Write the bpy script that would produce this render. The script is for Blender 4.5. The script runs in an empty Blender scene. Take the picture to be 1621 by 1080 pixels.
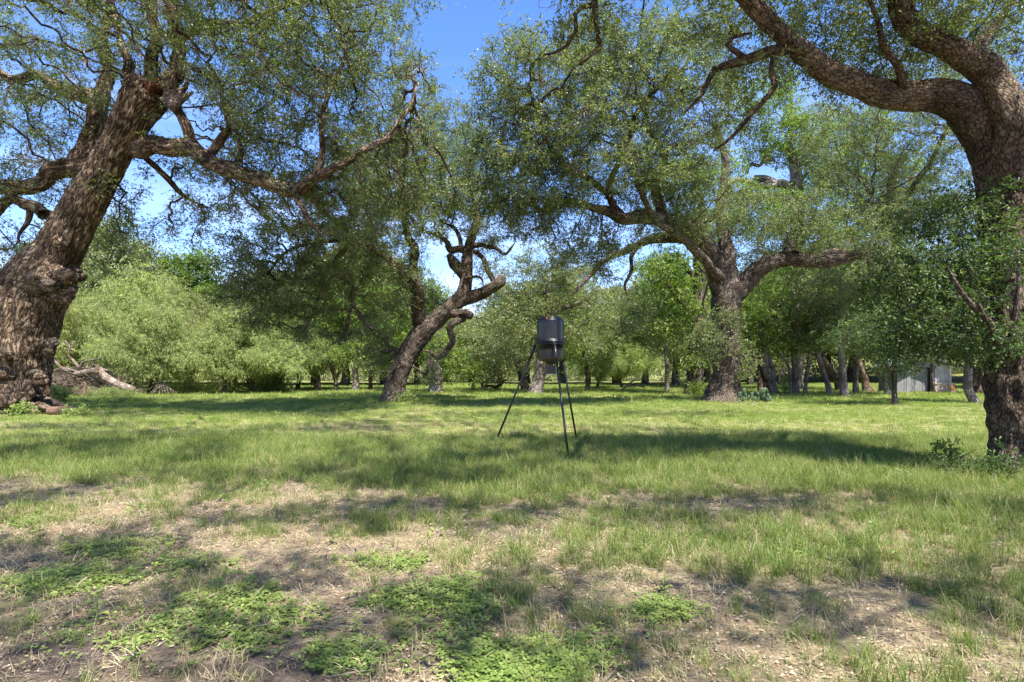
import bpy, math, random
import numpy as np
from math import radians as R
from mathutils import Vector

rng = np.random.default_rng(7)
random.seed(7)
scene = bpy.context.scene
col = scene.collection

# ------------------------------------------------------------------ camera
F = 900.6; HY = 590.0; CAMH = 1.42; CX = 810.5
cam_d = bpy.data.cameras.new('camera'); cam = bpy.data.objects.new('camera', cam_d); col.objects.link(cam)
cam_d.sensor_width = 36; cam_d.lens = 20.0
cam_d.shift_y = (HY - 540) / 1621.0
cam_d.clip_end = 3000; cam_d.clip_start = 0.05
cam.location = (0, 0, CAMH); cam.rotation_euler = (R(90), 0, 0)
scene.camera = cam

# ------------------------------------------------------------------ light
SUN_EL = 62.0; SUN_AZ = 150.0          # azimuth clockwise from +Y (the view direction): behind and to the right
w = bpy.data.worlds.new('World'); scene.world = w; w.use_nodes = True
nt = w.node_tree; nt.nodes.clear()
def N(nt, t, **k):
    n = nt.nodes.new(t)
    for a, b in k.items(): setattr(n, a, b)
    return n
out = N(nt, 'ShaderNodeOutputWorld'); bg = N(nt, 'ShaderNodeBackground')
sky = N(nt, 'ShaderNodeTexSky', sky_type='NISHITA', sun_disc=False, sun_elevation=R(SUN_EL), sun_rotation=R(SUN_AZ),
        air_density=1.0, dust_density=0.05, ozone_density=3.2, altitude=200)
tc = N(nt, 'ShaderNodeTexCoord'); mp = N(nt, 'ShaderNodeMapping'); mp.inputs['Scale'].default_value = (1.2, 1.2, 7.0)
mp.inputs['Rotation'].default_value = (0.25, 0.12, 0.4)
no = N(nt, 'ShaderNodeTexNoise'); no.inputs['Scale'].default_value = 1.6; no.inputs['Detail'].default_value = 8; no.inputs['Roughness'].default_value = 0.55
no.inputs['Distortion'].default_value = 0.6
cr = N(nt, 'ShaderNodeValToRGB'); cr.color_ramp.elements[0].position = 0.46; cr.color_ramp.elements[1].position = 0.85
cr.color_ramp.elements[1].color = (0.6, 0.6, 0.6, 1)
sep = N(nt, 'ShaderNodeSeparateXYZ')
mr = N(nt, 'ShaderNodeMapRange'); mr.inputs[1].default_value = 0.52; mr.inputs[2].default_value = 0.12
mu = N(nt, 'ShaderNodeMath', operation='MULTIPLY')
mx = N(nt, 'ShaderNodeMixRGB'); mx.inputs[2].default_value = (5.2, 5.6, 6.6, 1)
L = nt.links.new
L(tc.outputs['Generated'], mp.inputs[0]); L(mp.outputs[0], no.inputs['Vector']); L(no.outputs[0], cr.inputs[0])
L(tc.outputs['Generated'], sep.inputs[0]); L(sep.outputs['Z'], mr.inputs[0])
L(cr.outputs[0], mu.inputs[0]); L(mr.outputs[0], mu.inputs[1]); L(mu.outputs[0], mx.inputs[0])
hs = N(nt, 'ShaderNodeHueSaturation'); hs.inputs['Saturation'].default_value = 1.22; L(sky.outputs[0], hs.inputs['Color']); mt = N(nt, 'ShaderNodeMixRGB', blend_type='MULTIPLY'); mt.inputs[0].default_value = 1; mt.inputs[2].default_value = (1.1, .88, .98, 1); L(hs.outputs[0], mt.inputs[1]); L(mt.outputs[0], mx.inputs[1]); L(mx.outputs[0], bg.inputs[0]); bg.inputs[1].default_value = 0.105; L(bg.outputs[0], out.inputs[0])
sd = bpy.data.lights.new('sun', 'SUN'); sd.energy = 4.7; sd.angle = R(0.53); sd.color = (1.0, 0.95, 0.86)
sun = bpy.data.objects.new('sun', sd); col.objects.link(sun)
sdir = Vector((math.sin(R(SUN_AZ)) * math.cos(R(SUN_EL)), math.cos(R(SUN_AZ)) * math.cos(R(SUN_EL)), math.sin(R(SUN_EL))))
sun.rotation_euler = sdir.to_track_quat('Z', 'Y').to_euler(); sun.location = sdir * 60
vs = scene.view_settings; vs.view_transform = 'Standard'; vs.look = 'None'; vs.exposure = 1.82; vs.gamma = 1.0; vs.use_curve_mapping = False
cy = scene.cycles; cy.max_bounces = 6; cy.diffuse_bounces = 4; cy.glossy_bounces = 2; cy.transmission_bounces = 4; cy.volume_bounces = 0
cy.use_denoising = True; cy.denoiser = 'OPENIMAGEDENOISE'; cy.denoising_prefilter = 'NONE'; cy.denoising_input_passes = 'RGB_ALBEDO_NORMAL'; cy.sample_clamp_indirect = 6

# ------------------------------------------------------------------ helpers
def at(px, py, Y): return np.array([(px - CX) / F * Y, Y, CAMH - (py - HY) / F * Y])
def vnoise(x, y, seed=0):
    x = np.asarray(x, float); y = np.asarray(y, float)
    xi = np.floor(x).astype(np.int64); yi = np.floor(y).astype(np.int64); fx = x - xi; fy = y - yi
    def h(a, b):
        n = (a * 374761393 + b * 668265263 + seed * 1442695041) & 0x7fffffff
        n = ((n ^ (n >> 13)) * 1274126177) & 0x7fffffff
        return ((n ^ (n >> 16)) & 0xffff) / 65535.0
    fx = fx * fx * (3 - 2 * fx); fy = fy * fy * (3 - 2 * fy)
    return (h(xi, yi) * (1 - fx) + h(xi + 1, yi) * fx) * (1 - fy) + (h(xi, yi + 1) * (1 - fx) + h(xi + 1, yi + 1) * fx) * fy
def fbm(x, y, seed=0, o=4):
    s = 0; a = .5; t = 0
    for i in range(o): s = s + a * vnoise(x * 2 ** i, y * 2 ** i, seed + i * 17); t += a; a *= .5
    return s / t
def hgt(x, y):
    d = np.hypot(x, y)
    return (fbm(np.asarray(x) * .35, np.asarray(y) * .35, 3) - .5) * .14 * np.clip(d / 5, .3, 1) + np.clip((d - 92) / 70, 0, 1) ** 2 * 9
def tag(o, label=None, cat=None, group=None, kind=None):
    if label: o['label'] = label
    if cat: o['category'] = cat
    if group: o['group'] = group
    if kind: o['kind'] = kind
    return o
def empty(name, loc, label=None, cat=None, group=None):
    o = bpy.data.objects.new(name, None); col.objects.link(o); o.location = loc; o.empty_display_size = .3
    return tag(o, label, cat, group)
def mesh(name, v, f, mat=None, parent=None, smooth=False, attrs=None, loc=None):
    """v in world space; if a parent is given the mesh is stored relative to it"""
    v = np.asarray(v, float)
    off = np.array(parent.location) if parent is not None and parent.parent is None else (np.array(parent.parent.location) if parent is not None else np.zeros(3))
    if loc is not None: off = np.array(loc)
    me = bpy.data.meshes.new(name)
    vv = v - off
    f = list(f) if not isinstance(f, np.ndarray) else f
    if isinstance(f, np.ndarray):
        n, k = f.shape
        me.vertices.add(len(vv)); me.vertices.foreach_set('co', vv.ravel().astype(np.float32))
        me.loops.add(n * k); me.loops.foreach_set('vertex_index', f.ravel().astype(np.int32))
        me.polygons.add(n); me.polygons.foreach_set('loop_start', (np.arange(n) * k).astype(np.int32))
        me.update(calc_edges=True)
    else:
        me.from_pydata([tuple(p) for p in vv], [], f); me.update()
    if smooth: me.polygons.foreach_set('use_smooth', [True] * len(me.polygons))
    for k_, (typ, dat) in (attrs or {}).items():
        a = me.attributes.new(k_, typ, 'POINT')
        a.data.foreach_set('vector' if typ == 'FLOAT_VECTOR' else 'value', np.asarray(dat, np.float32).ravel())
    if mat: me.materials.append(mat)
    o = bpy.data.objects.new(name, me); col.objects.link(o)
    if parent is not None: o.parent = parent
    elif loc is not None: o.location = loc
    return o
def box(cx, cy, cz, sx, sy, sz, rz=0.0):
    v = np.array([[x, y, z] for z in (-1, 1) for x, y in ((-1, -1), (1, -1), (1, 1), (-1, 1))]) * .5 * np.array([sx, sy, sz])
    c, s = math.cos(rz), math.sin(rz); v = np.c_[v[:, 0] * c - v[:, 1] * s, v[:, 0] * s + v[:, 1] * c, v[:, 2]] + np.array([cx, cy, cz])
    return v, [(0, 3, 2, 1), (4, 5, 6, 7), (0, 1, 5, 4), (1, 2, 6, 5), (2, 3, 7, 6), (3, 0, 4, 7)]
def join(parts):
    V = []; Fs = []; n = 0
    for v, f in parts:
        V.append(np.asarray(v)); Fs += [tuple(i + n for i in q) for q in f]; n += len(v)
    return np.vstack(V), Fs
def lathe(prof, n=32, c=(0, 0, 0)):
    v = []; f = []
    for r, z in prof:
        for i in range(n):
            a = 2 * math.pi * i / n; v.append((c[0] + r * math.cos(a), c[1] + r * math.sin(a), c[2] + z))
    for j in range(len(prof) - 1):
        for i in range(n):
            k = (i + 1) % n; f.append((j * n + i, j * n + k, (j + 1) * n + k, (j + 1) * n + i))
    return np.array(v), f

# ------------------------------------------------------------------ materials
def mat(name):
    m = bpy.data.materials.new(name); m.use_nodes = True; nt = m.node_tree; nt.nodes.clear()
    o = N(nt, 'ShaderNodeOutputMaterial'); b = N(nt, 'ShaderNodeBsdfPrincipled'); nt.links.new(b.outputs[0], o.inputs[0])
    return m, nt, b, o
def ramp(nt, src, stops):
    c = N(nt, 'ShaderNodeValToRGB'); e = c.color_ramp.elements
    while len(e) < len(stops): e.new(0.5)
    for i, (p, q) in enumerate(stops): e[i].position = p; e[i].color = (*q, 1)
    nt.links.new(src, c.inputs[0]); return c.outputs[0]
def leaf_mat(name, stops, trans=0.35, rough=0.42, tcol=(1.25, 1.3, 0.45), spec=.5):
    m, nt, b, o = mat(name); b.inputs['Roughness'].default_value = rough; b.inputs['Specular IOR Level'].default_value = spec
    oi = N(nt, 'ShaderNodeObjectInfo'); ge = N(nt, 'ShaderNodeNewGeometry')
    a = N(nt, 'ShaderNodeMath', operation='MULTIPLY_ADD'); a.inputs[1].default_value = 0.5
    h = N(nt, 'ShaderNodeMath', operation='MULTIPLY'); h.inputs[1].default_value = 0.5
    nt.links.new(oi.outputs['Random'], h.inputs[0]); nt.links.new(ge.outputs['Random Per Island'], a.inputs[0]); nt.links.new(h.outputs[0], a.inputs[2])
    c0 = ramp(nt, a.outputs[0], stops); tn = N(nt, 'ShaderNodeMixRGB', blend_type='MULTIPLY'); tn.inputs[0].default_value = 1; nt.links.new(c0, tn.inputs[1]); nt.links.new(oi.outputs['Color'], tn.inputs[2]); c = tn.outputs[0]
    nt.links.new(c, b.inputs['Base Color'])
    t = N(nt, 'ShaderNodeBsdfTranslucent'); mm = N(nt, 'ShaderNodeMixRGB', blend_type='MULTIPLY'); mm.inputs[0].default_value = 1; mm.inputs[2].default_value = (*tcol, 1)
    nt.links.new(c, mm.inputs[1]); nt.links.new(mm.outputs[0], t.inputs[0])
    ms = N(nt, 'ShaderNodeMixShader'); ms.inputs[0].default_value = trans
    nt.links.new(b.outputs[0], ms.inputs[1]); nt.links.new(t.outputs[0], ms.inputs[2]); nt.links.new(ms.outputs[0], o.inputs[0])
    return m
M = {}
M['oak_leaf'] = leaf_mat('live oak leaf', [(0, (.065, .105, .036)), (.35, (.115, .16, .056)), (.7, (.17, .21, .088)), (.93, (.24, .25, .13)), (1, (.3, .25, .15))], .45, .4)
M['oak_grey'] = leaf_mat('grey green oak leaf', [(0, (.1, .135, .055)), (.4, (.16, .2, .08)), (.8, (.23, .26, .12)), (1, (.3, .28, .15))], .42, .4)
M['dark_leaf'] = leaf_mat('dark glossy leaf', [(0, (.03, .06, .02)), (.5, (.065, .115, .034)), (.85, (.12, .175, .05)), (1, (.18, .25, .05))], .38, .5, (1.25, 1.3, .45), .35)
M['elm_leaf'] = leaf_mat('bright green leaf', [(0, (.08, .14, .028)), (.5, (.15, .225, .045)), (1, (.25, .33, .07))], .52, .45)
M['mesq_leaf'] = leaf_mat('mesquite leaf', [(0, (.17, .22, .07)), (.5, (.28, .34, .12)), (1, (.4, .44, .18))], .45, .55)
M['grass'] = leaf_mat('grass blade', [(0, (.08, .145, .03)), (.35, (.15, .23, .05)), (.65, (.25, .32, .09)), (.84, (.38, .38, .16)), (1, (.44, .37, .2))], .42, .6, (1.2, 1.15, .4), .2)
M['grass_fg'] = leaf_mat('near grass blade', [(0, (.065, .12, .025)), (.35, (.125, .19, .042)), (.6, (.21, .265, .075)), (.78, (.3, .27, .12)), (1, (.42, .34, .2))], .4, .5, (1.2, 1.15, .4), .28)
M['clover'] = leaf_mat('ground cover leaf', [(0, (.1, .16, .035)), (.5, (.19, .26, .065)), (1, (.3, .37, .11))], .4, .45)
M['litter'] = leaf_mat('dry leaf', [(0, (.12, .075, .045)), (.4, (.25, .18, .115)), (.8, (.42, .325, .225)), (.95, (.55, .45, .33)), (1, (.4, .19, .09))], .1, .6, (1, .9, .7))
M['straw'] = leaf_mat('dry grass', [(0, (.22, .165, .09)), (.5, (.36, .29, .17)), (1, (.5, .42, .27))], .2, .6, (1, .95, .7))
M['moss'] = leaf_mat('ball moss', [(0, (.13, .11, .08)), (.5, (.24, .195, .15)), (1, (.36, .3, .24))], .2, .8, (1, .9, .7), .1)
M['wildflower'] = leaf_mat('lilac petal', [(0, (.4, .3, .6)), (1, (.6, .5, .8))], .3, .5)

def bark_mat(name, dark, mid, light, sc=1.0, moss=0.0, strength=.9, zst=.38, plate=.3):
    m, nt, b, o = mat(name); b.inputs['Roughness'].default_value = .92; b.inputs['Specular IOR Level'].default_value = .12
    at_ = N(nt, 'ShaderNodeAttribute', attribute_name='bark'); mp = N(nt, 'ShaderNodeMapping'); mp.inputs['Scale'].default_value = (1, 1, zst)
    nt.links.new(at_.outputs['Vector'], mp.inputs[0])
    nz = N(nt, 'ShaderNodeTexNoise'); nz.inputs['Scale'].default_value = 5 * sc; nz.inputs['Detail'].default_value = 4
    nt.links.new(mp.outputs[0], nz.inputs['Vector'])
    mxv = N(nt, 'ShaderNodeVectorMath', operation='MULTIPLY_ADD'); mxv.inputs[1].default_value = (.16 / sc, .16 / sc, .16 / sc)
    nt.links.new(nz.outputs['Color'], mxv.inputs[0]); nt.links.new(mp.outputs[0], mxv.inputs[2])
    vo = N(nt, 'ShaderNodeTexVoronoi', feature='DISTANCE_TO_EDGE'); vo.inputs['Scale'].default_value = 17 * sc; nt.links.new(mxv.outputs[0], vo.inputs['Vector'])
    n2 = N(nt, 'ShaderNodeTexNoise'); n2.inputs['Scale'].default_value = 42 * sc; n2.inputs['Detail'].default_value = 5; n2.inputs['Roughness'].default_value = .7
    nt.links.new(mp.outputs[0], n2.inputs['Vector'])
    n3 = N(nt, 'ShaderNodeTexNoise'); n3.inputs['Scale'].default_value = 1.3; n3.inputs['Detail'].default_value = 3; nt.links.new(at_.outputs['Vector'], n3.inputs['Vector'])
    vr = N(nt, 'ShaderNodeMapRange'); vr.inputs[2].default_value = .22; nt.links.new(vo.outputs['Distance'], vr.inputs[0])
    rn = N(nt, 'ShaderNodeTexNoise'); rn.inputs['Scale'].default_value = 9 * sc; rn.inputs['Detail'].default_value = 5; rn.inputs['Roughness'].default_value = .6; rn.inputs['Distortion'].default_value = .4
    nt.links.new(mp.outputs[0], rn.inputs['Vector'])
    r1 = N(nt, 'ShaderNodeMath', operation='SUBTRACT'); r1.inputs[1].default_value = .5; nt.links.new(rn.outputs[0], r1.inputs[0])
    r2 = N(nt, 'ShaderNodeMath', operation='ABSOLUTE'); nt.links.new(r1.outputs[0], r2.inputs[0])
    r3 = N(nt, 'ShaderNodeMapRange'); r3.inputs[2].default_value = .1; nt.links.new(r2.outputs[0], r3.inputs[0])
    hm = N(nt, 'ShaderNodeMixRGB'); hm.inputs[0].default_value = plate; nt.links.new(r3.outputs[0], hm.inputs[1]); nt.links.new(vr.outputs[0], hm.inputs[2])
    ad = N(nt, 'ShaderNodeMath', operation='MULTIPLY_ADD'); ad.inputs[1].default_value = .5; nt.links.new(n2.outputs[0], ad.inputs[0])
    s5 = N(nt, 'ShaderNodeMath', operation='MULTIPLY'); s5.inputs[1].default_value = .62; nt.links.new(hm.outputs[0], s5.inputs[0]); nt.links.new(s5.outputs[0], ad.inputs[2])
    c = ramp(nt, ad.outputs[0], [(.26, dark), (.5, mid), (.92, light)])
    ml = N(nt, 'ShaderNodeMixRGB', blend_type='MULTIPLY'); ml.inputs[0].default_value = .8
    nt.links.new(c, ml.inputs[1]); nt.links.new(ramp(nt, n3.outputs[0], [(.36, (.4, .36, .34)), (.5, (.95, .92, .9)), (.64, (1.4, 1.35, 1.3))]), ml.inputs[2])
    src = ml.outputs[0]
    if moss:
        ge = N(nt, 'ShaderNodeNewGeometry'); sp = N(nt, 'ShaderNodeSeparateXYZ'); nt.links.new(ge.outputs['Normal'], sp.inputs[0])
        mrr = N(nt, 'ShaderNodeMapRange'); mrr.inputs[1].default_value = .45; mrr.inputs[2].default_value = .95; nt.links.new(sp.outputs['Z'], mrr.inputs[0])
        mn = N(nt, 'ShaderNodeMath', operation='MULTIPLY'); nt.links.new(mrr.outputs[0], mn.inputs[0])
        nt.links.new(ramp(nt, n3.outputs[0], [(.48, (0, 0, 0)), (.62, (moss,) * 3)]), mn.inputs[1])
        m2 = N(nt, 'ShaderNodeMixRGB'); m2.inputs[2].default_value = (.13, .13, .03, 1); nt.links.new(mn.outputs[0], m2.inputs[0]); nt.links.new(src, m2.inputs[1]); src = m2.outputs[0]
    nt.links.new(src, b.inputs['Base Color'])
    bp = N(nt, 'ShaderNodeBump'); bp.inputs['Strength'].default_value = strength; bp.inputs['Distance'].default_value = .09 / sc
    nt.links.new(ad.outputs[0], bp.inputs['Height']); nt.links.new(bp.outputs[0], b.inputs['Normal'])
    return m
M['bark_old'] = bark_mat('old warm oak bark', (.022, .015, .011), (.12, .085, .06), (.3, .225, .16), 1.15, .3, 1.0, .2, .12)
M['bark_oak'] = bark_mat('oak bark', (.016, .013, .011), (.085, .068, .056), (.2, .165, .135), 1.3, .4)
M['bark_near'] = bark_mat('plated oak bark', (.014, .01, .008), (.1, .077, .056), (.23, .18, .135), 1.5, .0, 1.0, .45, .6)
M['bark_grey'] = bark_mat('grey bark', (.06, .052, .048), (.19, .165, .15), (.36, .32, .29), 1.1)
M['twig'] = bark_mat('twig bark', (.03, .024, .02), (.09, .073, .062), (.2, .165, .14), 1.5)
M['dead'] = bark_mat('bleached dead wood', (.07, .055, .045), (.2, .16, .135), (.36, .3, .255), 1.0)

M['rot'] = bark_mat('rotten red heartwood', (.012, .008, .006), (.05, .022, .012), (.16, .06, .03), 1.2)
def simple(name, c, rough=.6, metal=0, nscale=0, namt=.15, spec=.5, bump=0):
    m, nt, b, o = mat(name); b.inputs['Roughness'].default_value = rough; b.inputs['Metallic'].default_value = metal; b.inputs['Specular IOR Level'].default_value = spec
    b.inputs['Base Color'].default_value = (*c, 1)
    if nscale:
        tcn = N(nt, 'ShaderNodeTexCoord'); n = N(nt, 'ShaderNodeTexNoise'); n.inputs['Scale'].default_value = nscale; n.inputs['Detail'].default_value = 6
        nt.links.new(tcn.outputs['Object'], n.inputs['Vector'])
        nt.links.new(ramp(nt, n.outputs[0], [(.3, tuple(x * (1 - namt) for x in c)), (.7, tuple(min(1, x * (1 + namt)) for x in c))]), b.inputs['Base Color'])
        if bump:
            bp = N(nt, 'ShaderNodeBump'); bp.inputs['Strength'].default_value = bump; bp.inputs['Distance'].default_value = .02
            nt.links.new(n.outputs[0], bp.inputs['Height']); nt.links.new(bp.outputs[0], b.inputs['Normal'])
    return m
M['drum'] = simple('black drum plastic', (.006, .0065, .008), .36, 0, 3, .35, .5)
M['steel'] = simple('black painted steel', (.012, .0125, .015), .35, 0, 9, .3)
M['bolt'] = simple('zinc bolt', (.5, .5, .5), .35, .9)
M['sticker'] = simple('orange sticker', (.6, .12, .02), .5)
M['cone'] = simple('dusty olive funnel', (.07, .055, .03), .6, 0, 20, .3)
M['board'] = simple('shade darkened grey board', (.16, .16, .165), .8, 0, 2.5, .2, .3)  # base colour lowered: the shed front wall's shade is put into it
M['white_board'] = simple('white painted board', (.36, .35, .34), .6, 0, 3, .2)
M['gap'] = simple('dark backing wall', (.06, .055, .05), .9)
M['tin'] = simple('galvanised tin', (.5, .54, .6), .35, .6, 4, .15)
M['stone'] = simple('cream limestone', (.5, .38, .28), .9, 0, 3, .35, .2, .4)
M['mortar'] = simple('mortar', (.42, .36, .3), .95)
M['orange'] = simple('orange yellow plastic', (.85, .32, .01), .45)
M['cactus'] = simple('prickly pear pad', (.045, .078, .035), .6, 0, 8, .3)
M['cutwood'] = simple('red brown cut wood', (.12, .072, .05), .8, 0, 14, .3, .2, .3)

# ground
m, nt, b, o = mat('ground soil and litter'); M['ground'] = m; b.inputs['Roughness'].default_value = .95; b.inputs['Specular IOR Level'].default_value = .1
ge = N(nt, 'ShaderNodeNewGeometry'); ab = N(nt, 'ShaderNodeAttribute', attribute_name='green'); asl = N(nt, 'ShaderNodeAttribute', attribute_name='soil')
def nn(s, d=6, r=.6):
    n = N(nt, 'ShaderNodeTexNoise'); n.inputs['Scale'].default_value = s; n.inputs['Detail'].default_value = d; n.inputs['Roughness'].default_value = r; nt.links.new(ge.outputs['Position'], n.inputs['Vector']); return n
n1 = nn(38, 8, .75); n2 = nn(3.0, 5); n3 = nn(.35, 5)
vl = N(nt, 'ShaderNodeTexVoronoi'); vl.inputs['Scale'].default_value = 45; nt.links.new(ge.outputs['Position'], vl.inputs['Vector'])
lit = ramp(nt, n1.outputs[0], [(.3, (.09, .065, .04)), (.45, (.21, .16, .1)), (.6, (.35, .28, .185)), (.75, (.5, .42, .3))])
mv = N(nt, 'ShaderNodeMixRGB', blend_type='MULTIPLY'); mv.inputs[0].default_value = .3; nt.links.new(lit, mv.inputs[1]); nt.links.new(vl.outputs['Color'], mv.inputs[2])
mv2 = N(nt, 'ShaderNodeMixRGB'); mv2.inputs[0].default_value = .6; nt.links.new(lit, mv2.inputs[1]); nt.links.new(mv.outputs[0], mv2.inputs[2])
soil = ramp(nt, n1.outputs[0], [(.3, (.03, .025, .024)), (.7, (.13, .1, .09))])
ms = N(nt, 'ShaderNodeMixRGB'); nt.links.new(asl.outputs['Fac'], ms.inputs[0]); nt.links.new(mv2.outputs[0], ms.inputs[1]); nt.links.new(soil, ms.inputs[2])
grn = ramp(nt, n2.outputs[0], [(.3, (.1, .13, .03)), (.5, (.19, .21, .055)), (.7, (.3, .29, .11))])
gm = N(nt, 'ShaderNodeMixRGB'); nt.links.new(ab.outputs['Fac'], gm.inputs[0]); nt.links.new(ms.outputs[0], gm.inputs[1]); nt.links.new(grn, gm.inputs[2])
nt.links.new(gm.outputs[0], b.inputs['Base Color'])
bp = N(nt, 'ShaderNodeBump'); bp.inputs['Strength'].default_value = .9; bp.inputs['Distance'].default_value = .03; nt.links.new(n1.outputs[0], bp.inputs['Height']); nt.links.new(bp.outputs[0], b.inputs['Normal'])

# ------------------------------------------------------------------ ground sheet
def cover(x, y):
    """how much of the ground the grass hides: sparse near the camera, full further off"""
    n = fbm(x * .9, y * .9, 21, 4); n2 = fbm(x * .28, y * .28, 5, 3)
    base = np.clip((y - 3.2) / 6.5, 0, 1) * .62 + np.clip(x / 7, -.08, .25) + .16
    c = base + (n - .5) * 1.7 + (n2 - .5) * .9
    far = np.clip((y - 7) / 6, 0, 1)
    c = np.clip(c, 0, 1) * (1 - far) + np.clip(.95 + (n2 - .5) * 1.6, .35, 1) * far
    for (px, py, rx, ry) in ((1030, 800, 1.2, .3), (1150, 790, 1.0, .5), (110, 850, 1.9, 1.3), (950, 760, .6, .3), (1145, 635, 1.8, 1.3), (1600, 735, .9, .8), (625, 634, 1.5, 1.1), (730, 652, 2.2, .5), (130, 655, 2.6, 1.5), (1185, 640, 1.8, .8), (560, 800, 1.6, .6)):
        yy = CAMH * F / (py - HY); xx = (px - CX) / F * yy
        c = c * (1 - .8 * np.exp(-(((x - xx) / rx) ** 2 + ((y - yy) / ry) ** 2)))
    return np.clip(c, 0, 1)
def soilmask(x, y):
    s = fbm(x * 1.1 + 9, y * 1.1, 33, 4)
    k = np.clip((s - .5) * 5, 0, 1) * .7
    for (px, py, rx, ry) in ((120, 1040, .8, .35), (400, 1060, .6, .25), (560, 1040, .4, .2), (100, 650, 2, 1.2)):
        yy = CAMH * F / (py - HY); xx = (px - CX) / F * yy
        k = np.maximum(k, np.exp(-(((x - xx) / rx) ** 2 + ((y - yy) / ry) ** 2)))
    return np.clip(k, 0, 1)
xs = np.unique(np.concatenate([np.linspace(-9, 9, 181), np.linspace(-30, 30, 101), np.sign(np.linspace(-1, 1, 41)) * np.abs(np.linspace(-1, 1, 41)) ** 2 * 700]))
ys = np.unique(np.concatenate([np.linspace(1, 13, 121), np.linspace(-20, 60, 110), np.linspace(0, 1, 40) ** 2 * 900 - 40]))
gx, gy = np.meshgrid(xs, ys); nx = len(xs); ny = len(ys)
fine = np.clip(1 - (gy - 9) / 6, 0, 1)
gz = hgt(gx, gy) + (fbm(gx * 4, gy * 4, 8, 3) - .5) * .035 * fine
gx_, gy_, gz_ = gx.ravel(), gy.ravel(), gz.ravel()
idx = np.arange(nx * ny).reshape(ny, nx)
fc = np.stack([idx[:-1, :-1], idx[:-1, 1:], idx[1:, 1:], idx[1:, :-1]], -1).reshape(-1, 4)
ground = mesh('ground', np.c_[gx_, gy_, gz_], fc, M['ground'], None, True,
              {'green': ('FLOAT', cover(gx_, gy_) * .8 * np.clip((gy_ - 5) / 6, .35, 1.1)), 'soil': ('FLOAT', soilmask(gx_, gy_))})
tag(ground, 'grassy pasture ground with bare tan leaf litter near the camera', kind='structure')

# ------------------------------------------------------------------ leaf and grass clumps (prototypes held in unlinked data, instanced as stuff)
def proto(name, v, f, m):
    me = bpy.data.meshes.new(name); me.from_pydata([tuple(p) for p in v], [], f); me.materials.append(m); me.update()
    return bpy.data.objects.new(name, me)
def rnd_unit():
    v = rng.normal(size=3); return v / np.linalg.norm(v)
def leaf_cluster(n, rad, ln, wd, m, name, flat=.7, shape=0, twigs=4, droop=0.0, tw=.004):
    """a spray: a few bent twiglets with the leaves set along them"""
    V = []; Fc = []; MI = []
    main = rnd_unit(); tws = []
    for q in range(twigs):
        d = rnd_unit() + main * .5; d[2] = d[2] * flat - droop * .4; d /= np.linalg.norm(d); c = rnd_unit() * .25; c[2] -= droop * .5
        l = rad * rng.uniform(.7, 1.25); pts = [d * l * t + c * l * t * t for t in (0, .5, 1)]; tws.append((pts, l))
        s_ = np.cross(d, rnd_unit()); s_ /= np.linalg.norm(s_); k = len(V)
        V += [pts[0] + s_ * tw, pts[0] - s_ * tw, pts[1] - s_ * tw * .8, pts[1] + s_ * tw * .8, pts[2]]; Fc += [(k, k + 1, k + 2, k + 3), (k + 3, k + 2, k + 4)]; MI += [1, 1]
    for i in range(n):
        pts, l = tws[i % twigs]; t = rng.uniform(.18, 1.05) ** .8
        p = pts[0] * (1 - t) ** 2 + 2 * t * (1 - t) * pts[1] + pts[2] * t * t + rng.normal(size=3) * rad * .05
        d = pts[2] - pts[0]; d = d / np.linalg.norm(d)
        a = rnd_unit() * .85 + d * .7; a[2] -= droop * 1.2; a /= np.linalg.norm(a)
        up = rnd_unit() * .7 + np.array([0, 0, .8]); s = np.cross(a, up); s /= np.linalg.norm(s) + 1e-9; nrm = np.cross(s, a)
        l_ = ln * rng.uniform(.6, 1.25); w_ = wd * rng.uniform(.7, 1.2) * .5
        k = len(V)
        if shape == 0:
            V += [p, p + a * l_ * .5 + s * w_, p + a * l_ - nrm * l_ * .12, p + a * l_ * .5 - s * w_]; Fc.append((k, k + 1, k + 2, k + 3)); MI.append(0)
        else:
            V += [p, p + a * l_ * .3 + s * w_ * .9 + nrm * w_ * .3, p + a * l_ * .72 + s * w_ * .75 + nrm * w_ * .2, p + a * l_ - nrm * l_ * .15, p + a * l_ * .72 - s * w_ * .75 + nrm * w_ * .2, p + a * l_ * .3 - s * w_ * .9 + nrm * w_ * .3, p + a * l_ * .55 - nrm * l_ * .02]
            Fc += [(k, k + 1, k + 6), (k + 1, k + 2, k + 6), (k + 2, k + 3, k + 6), (k + 3, k + 4, k + 6), (k + 4, k + 5, k + 6), (k + 5, k, k + 6)]; MI += [0] * 6
    o = proto(name, V, Fc, m); o.data.materials.append(M['twig']); o.data.polygons.foreach_set('material_index', MI)
    return o
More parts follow.
